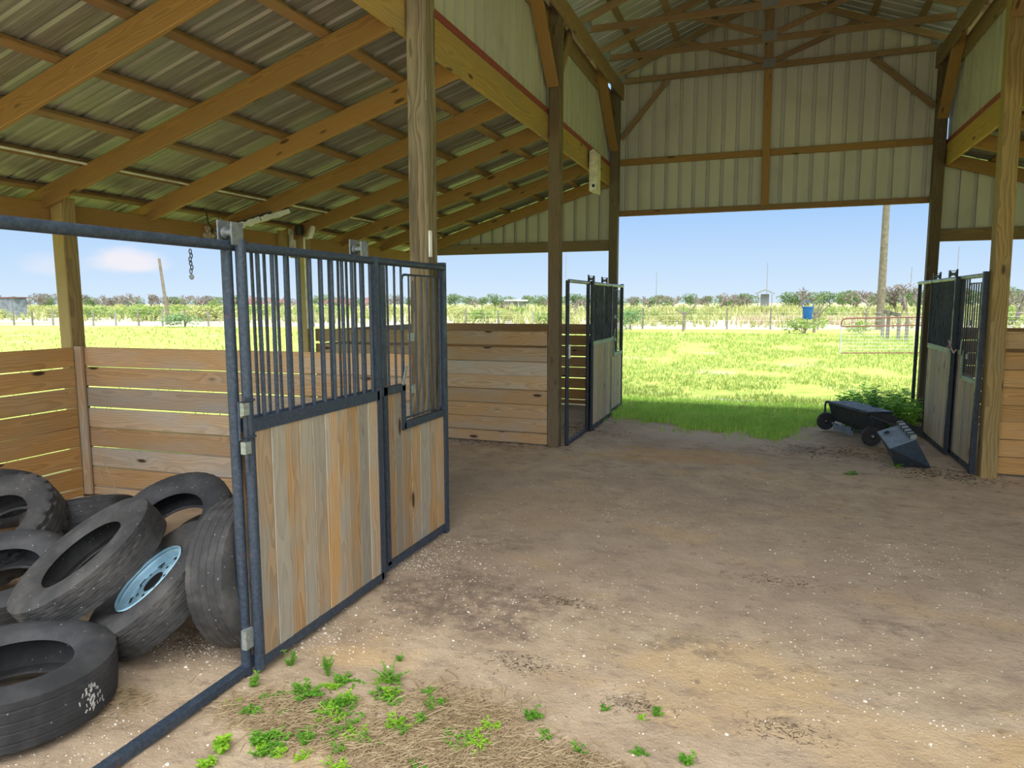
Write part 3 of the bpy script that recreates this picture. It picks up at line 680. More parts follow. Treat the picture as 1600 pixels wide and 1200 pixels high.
tire((-2.615, 2.974, .415), (.98, .14, .14), .405, .255, .19, 'upright tire standing against the back of the near left stall door', 'block', M['rubberdusty'], .2)
tire((-3.866, 3.662, .32), (.062, -.532, .844), .42, .25, .225, 'tire propped up at the back, its hole showing above the blue-rimmed one', 'worn', None, .5)
tire((-3.78, 4.08, .115), (.03, -.10, .99), .36, .22, .20, 'half-hidden tire lying flat beneath the propped-up one at the back', 'worn', None, .2)
tire((-4.803, 3.68, .25), (-.30, .20, .93), .38, .25, .21, 'tire lying at the back of the pile against the plank divider', 'worn', None, .4)
tire((-4.22, 2.705, .232), (.215, -.24, .945), .38, .24, .205, 'plain tire at the left edge, below the lug-treaded one', 'worn', None, .9)
tire((-4.80, 3.08, .36), (.10, -.60, .79), .41, .26, .23, 'arched tire with chunky lug tread and a muddy sidewall at the left edge', 'lug', M['rubberdusty'], .2)
tire((-5.62, 3.62, .34), (-.45, .45, .77), .36, .22, .20, 'small dark tire poking up at the back left against the outer wall', 'block', None, .2)
# rim in the tilted tire
mb = MB(); prof = [(.206, .080), (.211, .092), (.217, .085), (.208, .074), (.198, .070), (.192, .066), (.188, .055), (.180, .04), (.150, .032), (.135, .038), (.120, .05), (.085, .054), (.064, .050), (.060, .02), (.066, -.02)]
mb.lathe(prof, 64, 0, frame_from(TC, TN, 0))
rim = mb.build('rim', M['rim'], T2, True); rim['label'] = 'pale blue steel rim'
A = frame_from(TC, TN, 0)
AN = A.to_3x3() @ Vector((0, 0, 1))
for k in range(8):  # flat black pieces stand in for the shade inside bolt holes and slots
    a = 2 * PI * k / 8; mb = MB(); mb.disc(A @ Vector((.098 * math.cos(a), .098 * math.sin(a), .0560)), AN, .0095, 12); mb.build('bolt_hole', M['gap'], rim)
    a += PI / 8; c = Vector((.168 * math.cos(a), .168 * math.sin(a), .0385)); tq = Matrix.Rotation(a, 3, 'Z'); mb = MB()
    mb.add([A @ (c + tq @ Vector(q)) for q in ((-.012, -.024, .0), (.012, -.024, .0), (.012, .024, .0), (-.012, .024, .0))], [(0, 1, 2, 3)]); mb.build('vent_slot', M['gap'], rim)
mb = MB(); mb.disc(A @ Vector((0, 0, .0515)), AN, .062, 24); mb.build('hub_hole', M['gap'], rim)  # black disc painted in place of the shade inside the hub
# white chips on the front tire's tread
mb = MB(); rr = random.Random(2); B = frame_from(*FT)
Bi = B.inverted(); base = Bi @ gnd(160, 1075, .17); a0 = math.atan2(base.y, base.x)
for k in range(46):
    a = a0 + rr.gauss(0, .07); z = rr.uniform(-.07, .055) + (a - a0) * .0; R_ = .4215 * (1 - .018 * (z / .135) ** 2) + .0006
    s = rr.uniform(.004, .012); s2 = rr.uniform(.002, .005); t_ = rr.uniform(-.8, .3)
    vs = []
    for (u, v) in ((-1, -1), (1, -1), (1, 1), (-1, 1)):
        du = u * s2 * math.cos(t_) - v * s * math.sin(t_); dv = u * s2 * math.sin(t_) + v * s * math.cos(t_)
        vs.append(B @ Vector((R_ * math.cos(a + du / R_), R_ * math.sin(a + du / R_), z + dv)))
    mb.add(vs, [(0, 1, 2, 3)])
fr_t = [o for o in COL.objects if o.get('label', '').startswith('front tire')][0]
mb.build('white_chip_marks', M['chip'], fr_t)
# ------------------------------------------------------------------ spreader and bin by the right stall
sp = thing('drop_spreader', (1.05, 10.45, 0), 'charcoal drop spreader with a long hopper and two small wheels, tipped by the right stall', 'spreader')
WA, WB = Vector((.86, 11.05, .13)), Vector((1.33, 9.98, .13))
ax = (WB - WA).normalized(); sd = Vector((0, 0, 1)).cross(ax).normalized()       # sd: sideways of the axle
if sd.x > 0: sd = -sd
def whl(c, par):
    A = frame_from(c, ax)
    mb = MB(); mb.lathe([(.052, -.024), (.095, -.032), (.122, -.028), (.130, -.014), (.130, .014), (.122, .028), (.095, .032), (.052, .024)], 40, 0, A, True)
    w = mb.build('wheel', M['wheel'], par, True)
    mb = MB(); mb.lathe([(0, -.012), (.085, -.008), (.092, -.02), (.098, -.02), (.098, .02), (.092, .02), (.085, .008), (0, .012)], 32, 0, A); mb.build('hub', M['spreader'], w, True)
    mb = MB(); mb.lathe([(0, -.038), (.014, -.038), (.014, .038), (0, .038)], 12, 0, A); mb.build('axle_cap', M['galv'], w, True)
whl(WA, sp); whl(WB, sp)
ha, hb = Vector((1.02, 10.95, 0)) , Vector((1.62, 9.92, 0))
ha = WA + ax * .13 - sd * .10; hb = WB - ax * .02 - sd * .10
cross = [(-.17, .40), (-.19, .42), (.155, .42), (.14, .40), (.06, .16), (-.05, .16)]
def hop(scale_in=0.0):
    vs = []
    for p in (ha, hb):
        for (s_, z) in cross:
            q = Vector((p.x, p.y, 0)) + sd * s_; q.z = z; vs.append(q)
    return vs
mb = MB(); vs = hop(); n = 6
mb.add(vs, [(0, 5, 11, 6), (5, 4, 10, 11), (4, 3, 9, 10), (3, 2, 8, 9), (0, 6, 7, 1), (0, 3, 4, 5), (6, 11, 10, 9)])
lid = MB(); up_ = Vector((0, 0, .012)); lid.add([vs[1] + up_, vs[2] + up_, vs[8] + up_, vs[7] + up_, vs[1] + up_ * 2, vs[2] + up_ * 2, vs[8] + up_ * 2, vs[7] + up_ * 2], [(0, 1, 2, 3), (7, 6, 5, 4), (0, 4, 5, 1), (1, 5, 6, 2), (2, 6, 7, 3), (3, 7, 4, 0)]); lid.build('cover', M['spreader'], sp)
# rolled rims
mb.tube([vs[1], vs[7]], .012, 8); mb.tube([vs[2], vs[8]], .012, 8); mb.tube([vs[1], vs[2]], .010, 8); mb.tube([vs[7], vs[8]], .010, 8)
mb.build('hopper', M['spreader'], sp)
mb = MB()
p = Vector((hb.x, hb.y, .33)) + ax * .012
mb.tube([p - sd * .10 + Vector((0, 0, -.05)), p + Vector((0, 0, .03)) - sd * .02, p + sd * .06 + Vector((0, 0, -.12))], .012, 8); mb.tube([p + sd * .02, p + sd * .02 + Vector((0, 0, -.2))], .016, 8)
mb.box((-.05, -.012, -.05), (.05, .012, .05), 0, Matrix.Translation(p + Vector((0, 0, -.06))) @ ax.to_track_quat('Y', 'Z').to_matrix().to_4x4())
mb.build('gearbox_linkage', M['black'], sp, True)
mb = MB(); tp = WA + Vector((0, 0, .26)); mb.tube([WA + Vector((0, 0, 0)) - ax * .035, WA - ax * .035 + Vector((0, 0, .24)), WA + Vector((0, 0, .285)) - ax * .01, WA + ax * .06 + Vector((0, 0, .29)) - sd * .02, WA + ax * .14 + Vector((0, 0, .27)) - sd * .04], .014, 10)
mb.build('side_arm', M['spreader'], sp, True)
mb = MB(); mb.tube([WA, WB], .012, 8); mb.build('axle', M['black'], sp, True)
# perforated agitator strip under the hopper
mb = MB(); c0 = ha.lerp(hb, .12); c1 = ha.lerp(hb, .62)
for i in range(9):
    for j in range(3):
        p = c0.lerp(c1, (i + .5 * (j % 2)) / 9) + sd * (.13 - .015 * j); p.z = .14 - j * .036
        A = frame_from(p, (sd + Vector((0, 0, .3))))
        mb.lathe([(.010, -.002), (.010, .002), (.022, .002), (.022, -.002)], 10, 0, A, True)
mb.build('perforated_strip', M['boxtop'], sp)
mb = MB(); q0 = Vector((ha.x, ha.y, .42)) + ax * .55 - sd * .16
mb.tube([q0, q0 - sd * .02 + Vector((0, 0, .03)), q0 + ax * .1 - sd * .03 + Vector((0, 0, .035)), q0 + ax * .1], .007, 6); mb.build('bail_handle', M['black'], sp, True)
# tow bar running back towards the right stall
mb = MB(); q = Vector((hb.x, hb.y, .40)); mb.box((0, 0, 0), (1, 1, 1)) if False else None
v0 = [Vector((hb.x, hb.y, .41)) + sd * .12, Vector((hb.x, hb.y, .41)) - sd * .16]
e = Vector((1.93, 10.05, .16)); mb.add([v0[0], v0[1], e - Vector((0, .10, 0)) + Vector((0, .22, .06)), e, v0[0] - Vector((0, 0, .03)), v0[1] - Vector((0, 0, .03)), e + Vector((0, .12, .03)), e - Vector((0, 0, .03))],
      [(0, 1, 2, 3), (7, 6, 5, 4), (0, 3, 7, 4), (1, 5, 6, 2), (3, 2, 6, 7), (0, 4, 5, 1)])
mb.build('hopper_lid', M['spreader'], sp)
# bin
def pz(u, v, z): return gnd(u, v, z)
A_, B_, C_, D_ = pz(1371, 675, .36), pz(1409, 663, .44), pz(1431, 686, .36), pz(1390, 700.5, .27)
E_, F_ = pz(1399, 728, .0), pz(1455, 731, .0)
G_ = pz(1378, 690, .22)
Aa = E_ + Vector((.16, .42, .02)); Bb = F_ + Vector((-.03, .34, .03))
bn = thing('metal_bin', (1.75, 9.1, 0), 'dark blue metal bin tipped on its side in front of the spreader', 'bin')
mb = MB(); vs = [A_, B_, C_, D_, E_, F_, Aa, Bb]
mb.add(vs, [(3, 4, 5, 2), (0, 6, 4, 3), (2, 5, 7, 1), (0, 1, 7, 6), (4, 6, 7, 5)])
mb.build('body', M['box'], bn)
nrm = (B_ - A_).cross(D_ - A_).normalized()
if nrm.z < 0: nrm = -nrm
mb = MB(); e_ = nrm * .006
top = [A_, B_, C_, D_]; cc = sum(top, Vector()) / 4
top = [cc + (q - cc) * 1.01 for q in top]
mb.add([q + e_ for q in top] + [q - e_ for q in top], [(0, 1, 2, 3), (7, 6, 5, 4), (0, 4, 5, 1), (1, 5, 6, 2), (2, 6, 7, 3), (3, 7, 4, 0)])
mb.build('scuffed_plate', M['boxtop'], bn)
mb = MB(); h0 = B_ + nrm * .015; h1 = C_ + nrm * .015; d_ = (C_ - B_).normalized(); s_ = nrm.cross(d_)
A = Matrix.Translation((h0 + h1) / 2) @ Matrix((d_, s_, nrm)).transposed().to_4x4(); L = (h1 - h0).length
mb.box((-L / 2, -.05, -.012), (L / 2, .012, .03), 0, A); hg = mb.build('hinge_strip', M['rail'], bn)
for q in (-.40, -.18, .02, .22, .40):
    mb = MB(); mb.box((L * q - .014, -.053, -.014), (L * q + .014, .014, .034), 0, A); mb.build('hinge_slot', M['black'], hg)
mb = MB(); hk = A_.lerp(D_, .22).lerp(B_.lerp(C_, .22), .18) + nrm * .02
mb.tube([hk + (B_ - A_).normalized() * .05, hk, hk + (D_ - A_).normalized() * .03, hk + (D_ - A_).normalized() * .03 + (B_ - A_).normalized() * .06], .008, 6); mb.build('hook', M['black'], bn, True)
# ------------------------------------------------------------------ lights, boxes
fx = thing('light_fixture', (-5.55, 7.10, 2.9), 'dirt-crusted strip light hung under a rafter above the near stall front', 'light fixture')
za = lambda x: zlean(x)
mb = MB(); A0 = at_y(352, 358, 6.85); A1 = at_y(452, 327, 7.35); rect_tube(mb, A0, A1, .07, .13); mb.build('housing', M['black'], fx)
mb = MB(); rr = random.Random(8); dv = (A1 - A0)
for i in range(16):
    p = A0 + dv * (i / 16 + .03) + Vector((0, -.06 + rr.uniform(-.02, .02), -.035)); r_ = rr.uniform(.03, .05)
    rect_tube(mb, p, p + dv * .07, r_ * 1.5, .10 + rr.uniform(-.02, .03))
mb.build('crusted_lens', M['lens'], fx)
mb = MB(); mb.tube([(-6.16, 6.55, 2.93), (-6.2, 6.62, 2.80), (-6.2, 6.72, 2.72), (-6.22, 6.84, 2.68)], .008, 6); mb.build('cable', M['black'], fx, True)
mb = MB(); rr = random.Random(5)
for i in range(14):
    c = Vector((XOL - .14 + rr.uniform(0, .03), 6.86 + rr.uniform(-.12, .12), 2.70 + rr.uniform(-.06, .06))); s = rr.uniform(.02, .045)
    mb.lathe([(0, -s), (s * .7, -s * .7), (s, 0), (s * .7, s * .7), (0, s)], 8, 0, Matrix.Translation(c))
o = mb.build('wasp_nest', simple('dry_mud', (.45, .37, .27), .95, 0, .4, 30)); tag(o, 'pale lumpy mud nest stuck to the eave beam by the strip light', 'nest')
fl_ = thing('floodlight', (XOL + .1, 8.35, 2.75), 'white square floodlight on a bracket at the second outer post', 'floodlight')
A = Matrix.Translation((XOL + .13, 8.42, 2.86)) @ Matrix.Rotation(math.radians(-35), 4, 'Z') @ Matrix.Rotation(math.radians(-18), 4, 'X')
mb = MB(); mb.box((-.10, .0, -.085), (.10, .05, .085), 0, A); hd = mb.build('lamp_head', M['white'], fl_)
mb = MB(); mb.box((-.085, -.006, -.07), (.085, .0, .07), 0, A); mb.build('lens', M['lens'], hd)
mb = MB(); mb.lathe([(0, -.07), (.05, -.07), (.06, 0), (.05, .07), (0, .07)], 16, 0, Matrix.Translation((XOL + .02, 8.36, 2.88))); mb.build('sensor', M['black'], fl_, True)
mb = MB(); mb.box((XOL - .145, 8.34, 2.50), (XOL - .12, 8.47, 2.90)); mb.build('mounting_board', M['white'], fl_)
mb = MB(); mb.tube([(XOL + .10, 8.36, 2.78), (XOL + .10, 8.38, 1.5)], .012, 8); mb.build('conduit', M['white'], fl_, True)
o = lumber('splice_block', (XOL - .125, 8.17, 2.56), (XOL - .125, 8.17, 2.86), .16, .05, M['posttan'], None, (0, 1, 0)); tag(o, 'short tan block fixed over a joint in the left eave beam', 'block')
# cream box on the far left post
jb = thing('electrical_box', (XL + .09, 11.2, 3.6), 'cream electrical box on the header beam beside the far left opening post', 'electrical box')
mb = MB(); x0 = XL + .10; ya, yb = 10.62, 10.82
v = [(x0 - .15, ya, 3.55), (x0 - .02, ya, 3.50), (x0 - .02, ya, 4.10), (x0 - .09, ya, 4.16), (x0 - .15, ya, 4.13)]
v2 = [(a, yb, c) for (a, b, c) in v]
mb.add(v + v2, [(4, 3, 2, 1, 0), (5, 6, 7, 8, 9)] + [(i, (i + 1) % 5, 5 + (i + 1) % 5, 5 + i) for i in range(5)]); jc = mb.build('casing', M['cream'], jb)
mb = MB(); mb.box((x0 - .13, ya - .012, 3.57), (x0 - .035, ya, 3.68)); mb.build('cover', M['white'], jb)
mb = MB(); mb.box((x0 - .10, ya - .02, 3.595), (x0 - .06, ya - .010, 3.64)); mb.build('socket', M['black'], jb)
# ------------------------------------------------------------------ outside: fence, poles, gate, sheds
def fy(x): return 50.0 + .13 * x
wf = thing('wire_fence', (-20, 47, 0), 'thin wire farm fence crossing the field behind the barn', 'fence')
def x_on_fence(u):
    r = ray(u, 505); t_ = 50.0 / (r.y - .13 * r.x); return r.x * t_
us = [-60, -18, 22, 51, 83, 146, 181, 217, 254, 289, 326, 365, 405, 447, 490, 535, 580, 628, 677, 728, 779, 833, 889, 946, 1004, 1070, 1136, 1204, 1278, 1353, 1435, 1520, 1610, 1720]
rr = random.Random(11)
for u in us:
    x = x_on_fence(u); h_ = rr.uniform(1.2, 1.45)
    lumber('fence_post', (x, fy(x), -.1), (x + rr.uniform(-.05, .05), fy(x), h_), .11, .11, M['fence'], wf, (0, 1, 0))
mb = MB(); xa, xb = x_on_fence(-60), x_on_fence(1720)
for z in (.3, .6, .9, 1.15): mb.tube([(xa, fy(xa) - .06, z), (xb, fy(xb) - .06, z)], .004, 4, cap=False)
mb.build('wire', M['galv'], wf)
def pole(u, v0, v1, Y, r0, r1, name, mat, label, cat, lean=0.0):
    b = at_y(u, 480, Y); z = HC + (471 - v1) / F * (Y / .94) ; mb = MB()
    mb.tube([(b.x, Y, -.1), (b.x + lean, Y, z)], r0, 12, r1=r1); o = mb.build(name, mat, None, True); tag(o, label, cat); return o
pole(1376, 505, 327, 52, .26, .20, 'utility_pole', M['pole'], 'tall timber utility pole beyond the right side of the far opening', 'pole')
pole(262.5, 500, 388, 52, .17, .12, 'utility_pole', M['pole'], 'leaning timber utility pole seen from the near left stall', 'pole', -.75)
for (u, v, lb) in ((1025, 429, 'just right of the far left stall front'), (1197, 418, 'beside the small open shed'), (884, 392, 'at the slim left aisle post'), (1421, 428, 'right of the big utility pole'), (1492, 403, 'behind the right stall bars')):
    pole(u, 470, v, 180, .10, .07, 'antenna_mast', M['mast'], 'thin grey mast on the horizon ' + lb, 'mast')
gt = thing('field_gate', (4.0, 27.2, 0), 'red-topped wire mesh gate standing open in the lawn', 'gate')
ga, gb = Vector((2.42, 26.7, 0)), Vector((5.9, 28.0, 0)); gd = (gb - ga)
P = lambda u, z: ga + gd * u + Vector((0, 0, z))
mb = MB(); mb.tube([P(0, .95), P(0, 1.16), P(.015, 1.24), P(.04, 1.28), P(.5, 1.31), P(1, 1.33)], .026, 8); mb.tube([P(0, 1.0), P(1, 1.05)], .024, 8); mb.build('top_rail', M['gatered'], gt, True)
for u in (0, .72, 1):
    mb = MB(); mb.tube([P(u, .02), P(u, 1.0 if u == 0 else 1.32)], .026, 8); mb.build('upright', M['galv'], gt, True)
mb = MB(); mb.tube([P(0, .08), P(1, .08)], .022, 8); mb.build('bottom_rail', M['gatered'], gt, True)
mb = MB()
for i in range(1, 46): mb.tube([P(i / 46, .08), P(i / 46, 1.02)], .003, 4, cap=False)
for i in range(1, 8): mb.tube([P(0, .08 + i * .12), P(1, .08 + i * .12)], .003, 4, cap=False)
mb.build('mesh_wire', M['galv'], gt)
pf = thing('board_fence', (10, 42, 0), 'short grey board fence run by the utility pole', 'fence')
for i, u in enumerate((1380, 1388, 1405, 1418)):
    b = at_y(u, 500, 40 - i * 1.2); lumber('fence_post', (b.x, b.y, -.05), (b.x, b.y, 1.45 - .1 * i), .14, .14, M['fence'], pf, (0, 1, 0))
a_, b_ = at_y(1380, 500, 40), at_y(1405, 500, 37.6)
lumber('fence_rail', (a_.x, a_.y - .1, 1.35), (b_.x, b_.y - .1, 1.2), .2, .04, M['fence'], pf)
# blue bucket hung on the stump tree
b = at_y(1262, 486, 45); bk = thing('bucket', (b.x, b.y, .9), 'bright blue bucket hung by the pruned tree beyond the lawn', 'bucket')
mb = MB(); mb.lathe([(0, .80), (.24, .80), (.25, .84), (.30, 1.48), (.33, 1.50), (.33, 1.56), (.29, 1.56), (.24, .86), (0, .86)], 24, 0, Matrix.Translation((b.x, b.y, 0))); mb.build('pail', M['bucket'], bk, True)
mb = MB(); mb.tube([(b.x + .31 * math.cos(q), b.y, 1.53 + .36 * math.sin(q)) for q in [PI * i / 10 for i in range(11)]], .02, 6); mb.build('handle', M['bucket'], bk, True)
mb = MB(); mb.tube([(b.x - .1, b.y, 0), (b.x, b.y, .82)], .06, 6); o = mb.build('stake', M['bark'], None, True); tag(o, 'short stake under the blue bucket', 'stake')
# far buildings
def shed(u0, u1, Y, zh, name, label, wallm, roofm, gable=0.0, depth=6, roof_t=.15, open_=False):
    a = at_y(u0, 480, Y); b = at_y(u1, 480, Y); r = thing(name, ((a.x + b.x) / 2, Y + depth / 2, 0), label, 'building')
    if open_:
        for x in (a.x + .3, b.x - .3):
            for y in (Y, Y + depth): mb = MB(); mb.box((x - .1, y - .1, 0), (x + .1, y + .1, zh)); mb.build('post', wallm, r)
        mb = MB(); mb.box((a.x + .9, Y + depth * .5, 0), (b.x - .9, Y + depth, zh)); mb.build('back_wall', wallm, r)
    else:
        mb = MB(); mb.box((a.x, Y, 0), (b.x, Y + depth, zh)); mb.build('wall', wallm, r)
    mb = MB(); e = .25; xm = (a.x + b.x) / 2
    mb.add([(a.x - e, Y - e, zh), (xm, Y - e, zh + gable), (b.x + e, Y - e, zh), (a.x - e, Y - e, zh + roof_t), (xm, Y - e, zh + gable + roof_t), (b.x + e, Y - e, zh + roof_t)] +
           [(a.x - e, Y + depth + e, zh), (xm, Y + depth + e, zh + gable), (b.x + e, Y + depth + e, zh), (a.x - e, Y + depth + e, zh + roof_t), (xm, Y + depth + e, zh + gable + roof_t), (b.x + e, Y + depth + e, zh + roof_t)],
           [(0, 1, 4, 3), (1, 2, 5, 4), (6, 9, 10, 7), (7, 10, 11, 8), (3, 4, 10, 9), (4, 5, 11, 10), (0, 6, 7, 1), (1, 7, 8, 2), (0, 3, 9, 6), (2, 8, 11, 5)])
    mb.build('roof', roofm, r); return r
shed(-45, 24, 66, 2.6, 'farm_building', 'grey metal building at the far left edge of the field', M['greywall'], M['gatered'], 0, 1.6, .12)
shed(1181, 1208, 165, 3.5, 'shed', 'small open shed with a low gable roof on the horizon', M['mast'], M['greyroof'], .9, 5, .2, True)
shed(790, 812, 150, 2.1, 'shed', 'flat white-roofed shed among the scrub', M['mast'], M['whiteroof'], .05, 5, .3, True)
# ------------------------------------------------------------------ vegetation
def leaf_cloud(mb, c, rx, ry, rz, n, s, rnd, mi=0, flat=.5):
    for _ in range(n):
        a = rnd.uniform(0, 2 * PI); q = rnd.uniform(-1, 1); k = math.sqrt(1 - q * q); rad = rnd.uniform(.45, 1) ** .6
        p = Vector((c[0] + rx * k * math.cos(a) * rad, c[1] + ry * k * math.sin(a) * rad, c[2] + rz * q * rad))
        Q = Quaternion((rnd.gauss(0, 1), rnd.gauss(0, 1), rnd.gauss(0, 1), rnd.gauss(0, 1))).normalized(); ss = s * rnd.uniform(.6, 1.4)
        mb.add([p + Q @ Vector(v) * ss for v in ((-1, -.35, 0), (0, -.5, .1), (1, 0, 0), (0, .5, .1))], [(0, 1, 2, 3)], mi)
def branches(mb, p, d, L, r, depth, rnd, tips, spread=.6, mi=0, kids=2, upb=.15):
    e = p + d * L; m = p + d * L * .5 + Vector((rnd.gauss(0, 1), rnd.gauss(0, 1), rnd.gauss(0, .5))) * L * .06
    mb.tube([p, m, e], r, 5, mi, r1=r * .62, cap=False)
    if depth == 0: tips.append(e); return
    for k in range(kids + (1 if rnd.random() < .35 else 0)):
        dd = (d + Vector((rnd.gauss(0, spread), rnd.gauss(0, spread), rnd.gauss(0, spread * .5) + upb))).normalized()
        branches(mb, e, dd, L * rnd.uniform(.55, .85), r * .6, depth - 1, rnd, tips, spread, mi, kids, upb)
def veg_mesh(kind, seed):
    rnd = random.Random(seed); tr = MB(); lf = MB(); tips = []
    if kind == 'bare':
        branches(tr, Vector((0, 0, -.03)), Vector((rnd.gauss(0, .05), 0, 1)).normalized(), .22, .035, 4, rnd, tips, .75, 0, 3, .2)
    elif kind == 'tree':
        branches(tr, Vector((0, 0, -.03)), Vector((0, 0, 1)), .25, .03, 2, rnd, tips, .6, 0, 3, .3)
        for t_ in range(9):
            a = rnd.uniform(0, 2 * PI); leaf_cloud(lf, (math.cos(a) * rnd.uniform(0, .38), math.sin(a) * .3, rnd.uniform(.22, .74)), .30, .30, .24, 120, .04, rnd)
    elif kind == 'bush':
        for t_ in range(4): tr.tube([(0, 0, -.03), (rnd.uniform(-.3, .3), rnd.uniform(-.3, .3), .6)], .012, 4)
        for t_ in range(6):
            a = rnd.uniform(0, 2 * PI); leaf_cloud(lf, (math.cos(a) * rnd.uniform(.05, .42), math.sin(a) * .35, rnd.uniform(.2, .62)), .28, .28, .27, 110, .045, rnd)
    zs = [v[2] for v in tr.v] + [v[2] for v in lf.v]; k = 1.0 / max(zs)
    for m_ in (tr, lf): m_.v = [(v[0] * k, v[1] * k, v[2] * k) for v in m_.v]
    return tr, lf
PROTO = {}
def proto(kind, seed):
    if (kind, seed) not in PROTO:
        tr, lf = veg_mesh(kind, seed); out = []
        for m_ in (tr, lf):
            if not m_.v: out.append(None); continue
            me = bpy.data.meshes.new(kind); me.from_pydata(m_.v, [], m_.f); me.update(); out.append(me)
        PROTO[(kind, seed)] = out
    return PROTO[(kind, seed)]
MC = {}
def plant(name, kind, seed, x, y, h, w, leafm, barkm, label, cat, group, z=0):
    r = thing(name, (x, y, z), label, cat, group, random.uniform(0, 6.28))
    tr, lf = proto(kind, seed)
    S = Matrix.Diagonal((w, w, h, 1))
    for me, mt, nm in ((tr, barkm, 'trunk' if kind != 'bush' else 'stem'), (lf, leafm, 'foliage')):
        if me is None: continue
        key = (me.name, mt.name)
        if key not in MC:
            m2 = me.copy(); m2.materials.clear(); m2.materials.append(mt); MC[key] = m2
        o = bpy.data.objects.new(nm, MC[key]); COL.objects.link(o); o.parent = r; o.matrix_basis = S
    return r
rg = random.Random(21)
# far tree line
n_far = 0
for i in range(74):
    u = -60 + i * 23.3 + rg.uniform(-7, 7); Y = rg.uniform(165, 250)
    if 1196 < u < 1228: continue
    b = at_y(u, 475, Y); left = u < 700
    top = rg.uniform(457, 463) if u < 1180 else rg.uniform(452, 459)
    h_ = HC + (471 - top) / F * b.length * .98
    plant('far_tree', 'tree', i % 5, b.x, b.y, h_, h_ * rg.uniform(1.1, 1.7), M['treegrey'] if (left and i % 3) else M['treeleaf'], M['bark'],
          'low tree in the far tree line %s' % ('behind the left stalls' if left else 'seen through the far opening and the right stall'), 'tree', 'far tree line on the left' if left else 'far tree line on the right')
# pinkish orchard row behind the near left stall
for i in range(14):
    b = at_y(362 + i * 17.5 + rg.uniform(-4, 4), 475, rg.uniform(118, 130))
    plant('orchard_tree', 'bare', i % 4, b.x, b.y, rg.uniform(2.6, 3.4), 3.2, None, M['barkpink'], 'pinkish leafless orchard tree in the row behind the near left stall bars', 'tree', 'pinkish orchard row')
# grey leafless orchard trees
bare = [(1030, 181, 485, 460), (1127, 110, 490, 457), (1145, 120, 488, 460), (1106, 130, 488, 462), (1164, 130, 486, 461), (1250, 105, 484, 450), (1338, 120, 480, 455), (1356, 118, 481, 456), (1395, 95, 485, 449), (1413, 92, 488, 446), (1432, 110, 484, 450), (1085, 140, 480, 461), (1052, 150, 482, 461), (1012, 150, 482, 462), (985, 160, 482, 462),
        (795, 95, 488, 467), (742, 140, 480, 464), (900, 85, 492, 466), (915, 110, 488, 465), (850, 120, 484, 463), (211, 130, 478, 457), (236, 150, 478, 458), (160, 140, 478, 459), (186, 135, 478, 459), (290, 140, 478, 459), (315, 145, 478, 460), (268, 150, 478, 461), (60, 120, 480, 460), (600, 70, 497, 470), (1590, 60, 495, 460), (1575, 100, 488, 455), (1545, 120, 484, 455), (1500, 110, 486, 454)]
for i, (u, Y, vb, vt) in enumerate(bare):
    b = at_y(u, vb, Y); h_ = HC + (471 - vt) / F * b.length
    side = 'left of the barn' if u < 700 else ('between the aisle posts on the left' if u < 900 else ('through the far opening' if u < 1440 else 'behind the right stall'))
    plant('orchard_tree', 'bare', i % 6, b.x, b.y, h_, h_ * 1.25, None, M['bark'], 'leafless grey orchard tree in the pasture seen ' + side, 'tree', 'leafless orchard trees ' + side)
def stump(u, Y, h_, label, arms, leaf=False):
    b = at_y(u, 510, Y); r = thing('pruned_tree', (b.x, b.y, 0), label, 'tree'); mb = MB()
    mb.tube([(b.x, b.y, -.05), (b.x + .03, b.y, h_ * .45)], .085, 8, r1=.07)
    for (dx, z0, dz, rr_) in arms: mb.tube([(b.x + .02, b.y, z0 * h_), (b.x + dx * .5, b.y + .05, z0 * h_ + dz * .42), (b.x + dx, b.y, z0 * h_ + dz)], rr_, 7, r1=rr_ * .6)
    mb.build('trunk', M['bark'], r, True)
    if leaf:
        mb = MB(); leaf_cloud(mb, (b.x + .45, b.y, .75), .25, .25, .5, 160, .07, random.Random(3)); mb.build('foliage', M['bushy'], r)
stump(1067.5, 45.5, 1.9, 'pruned two-armed tree by the fence left of centre in the far opening', ((.85, .5, .85, .05), (-.5, .55, .35, .045), (0.0, .4, .95, .045), (-.45, .6, .28, .03)))
stump(1272, 46.0, 1.95, 'pruned stubby tree right of the blue bucket', ((.75, .45, .75, .07), (.25, .45, .85, .06), (-.45, .4, .6, .07), (-.1, .4, 1.1, .06), (.5, .6, .5, .05)), True)
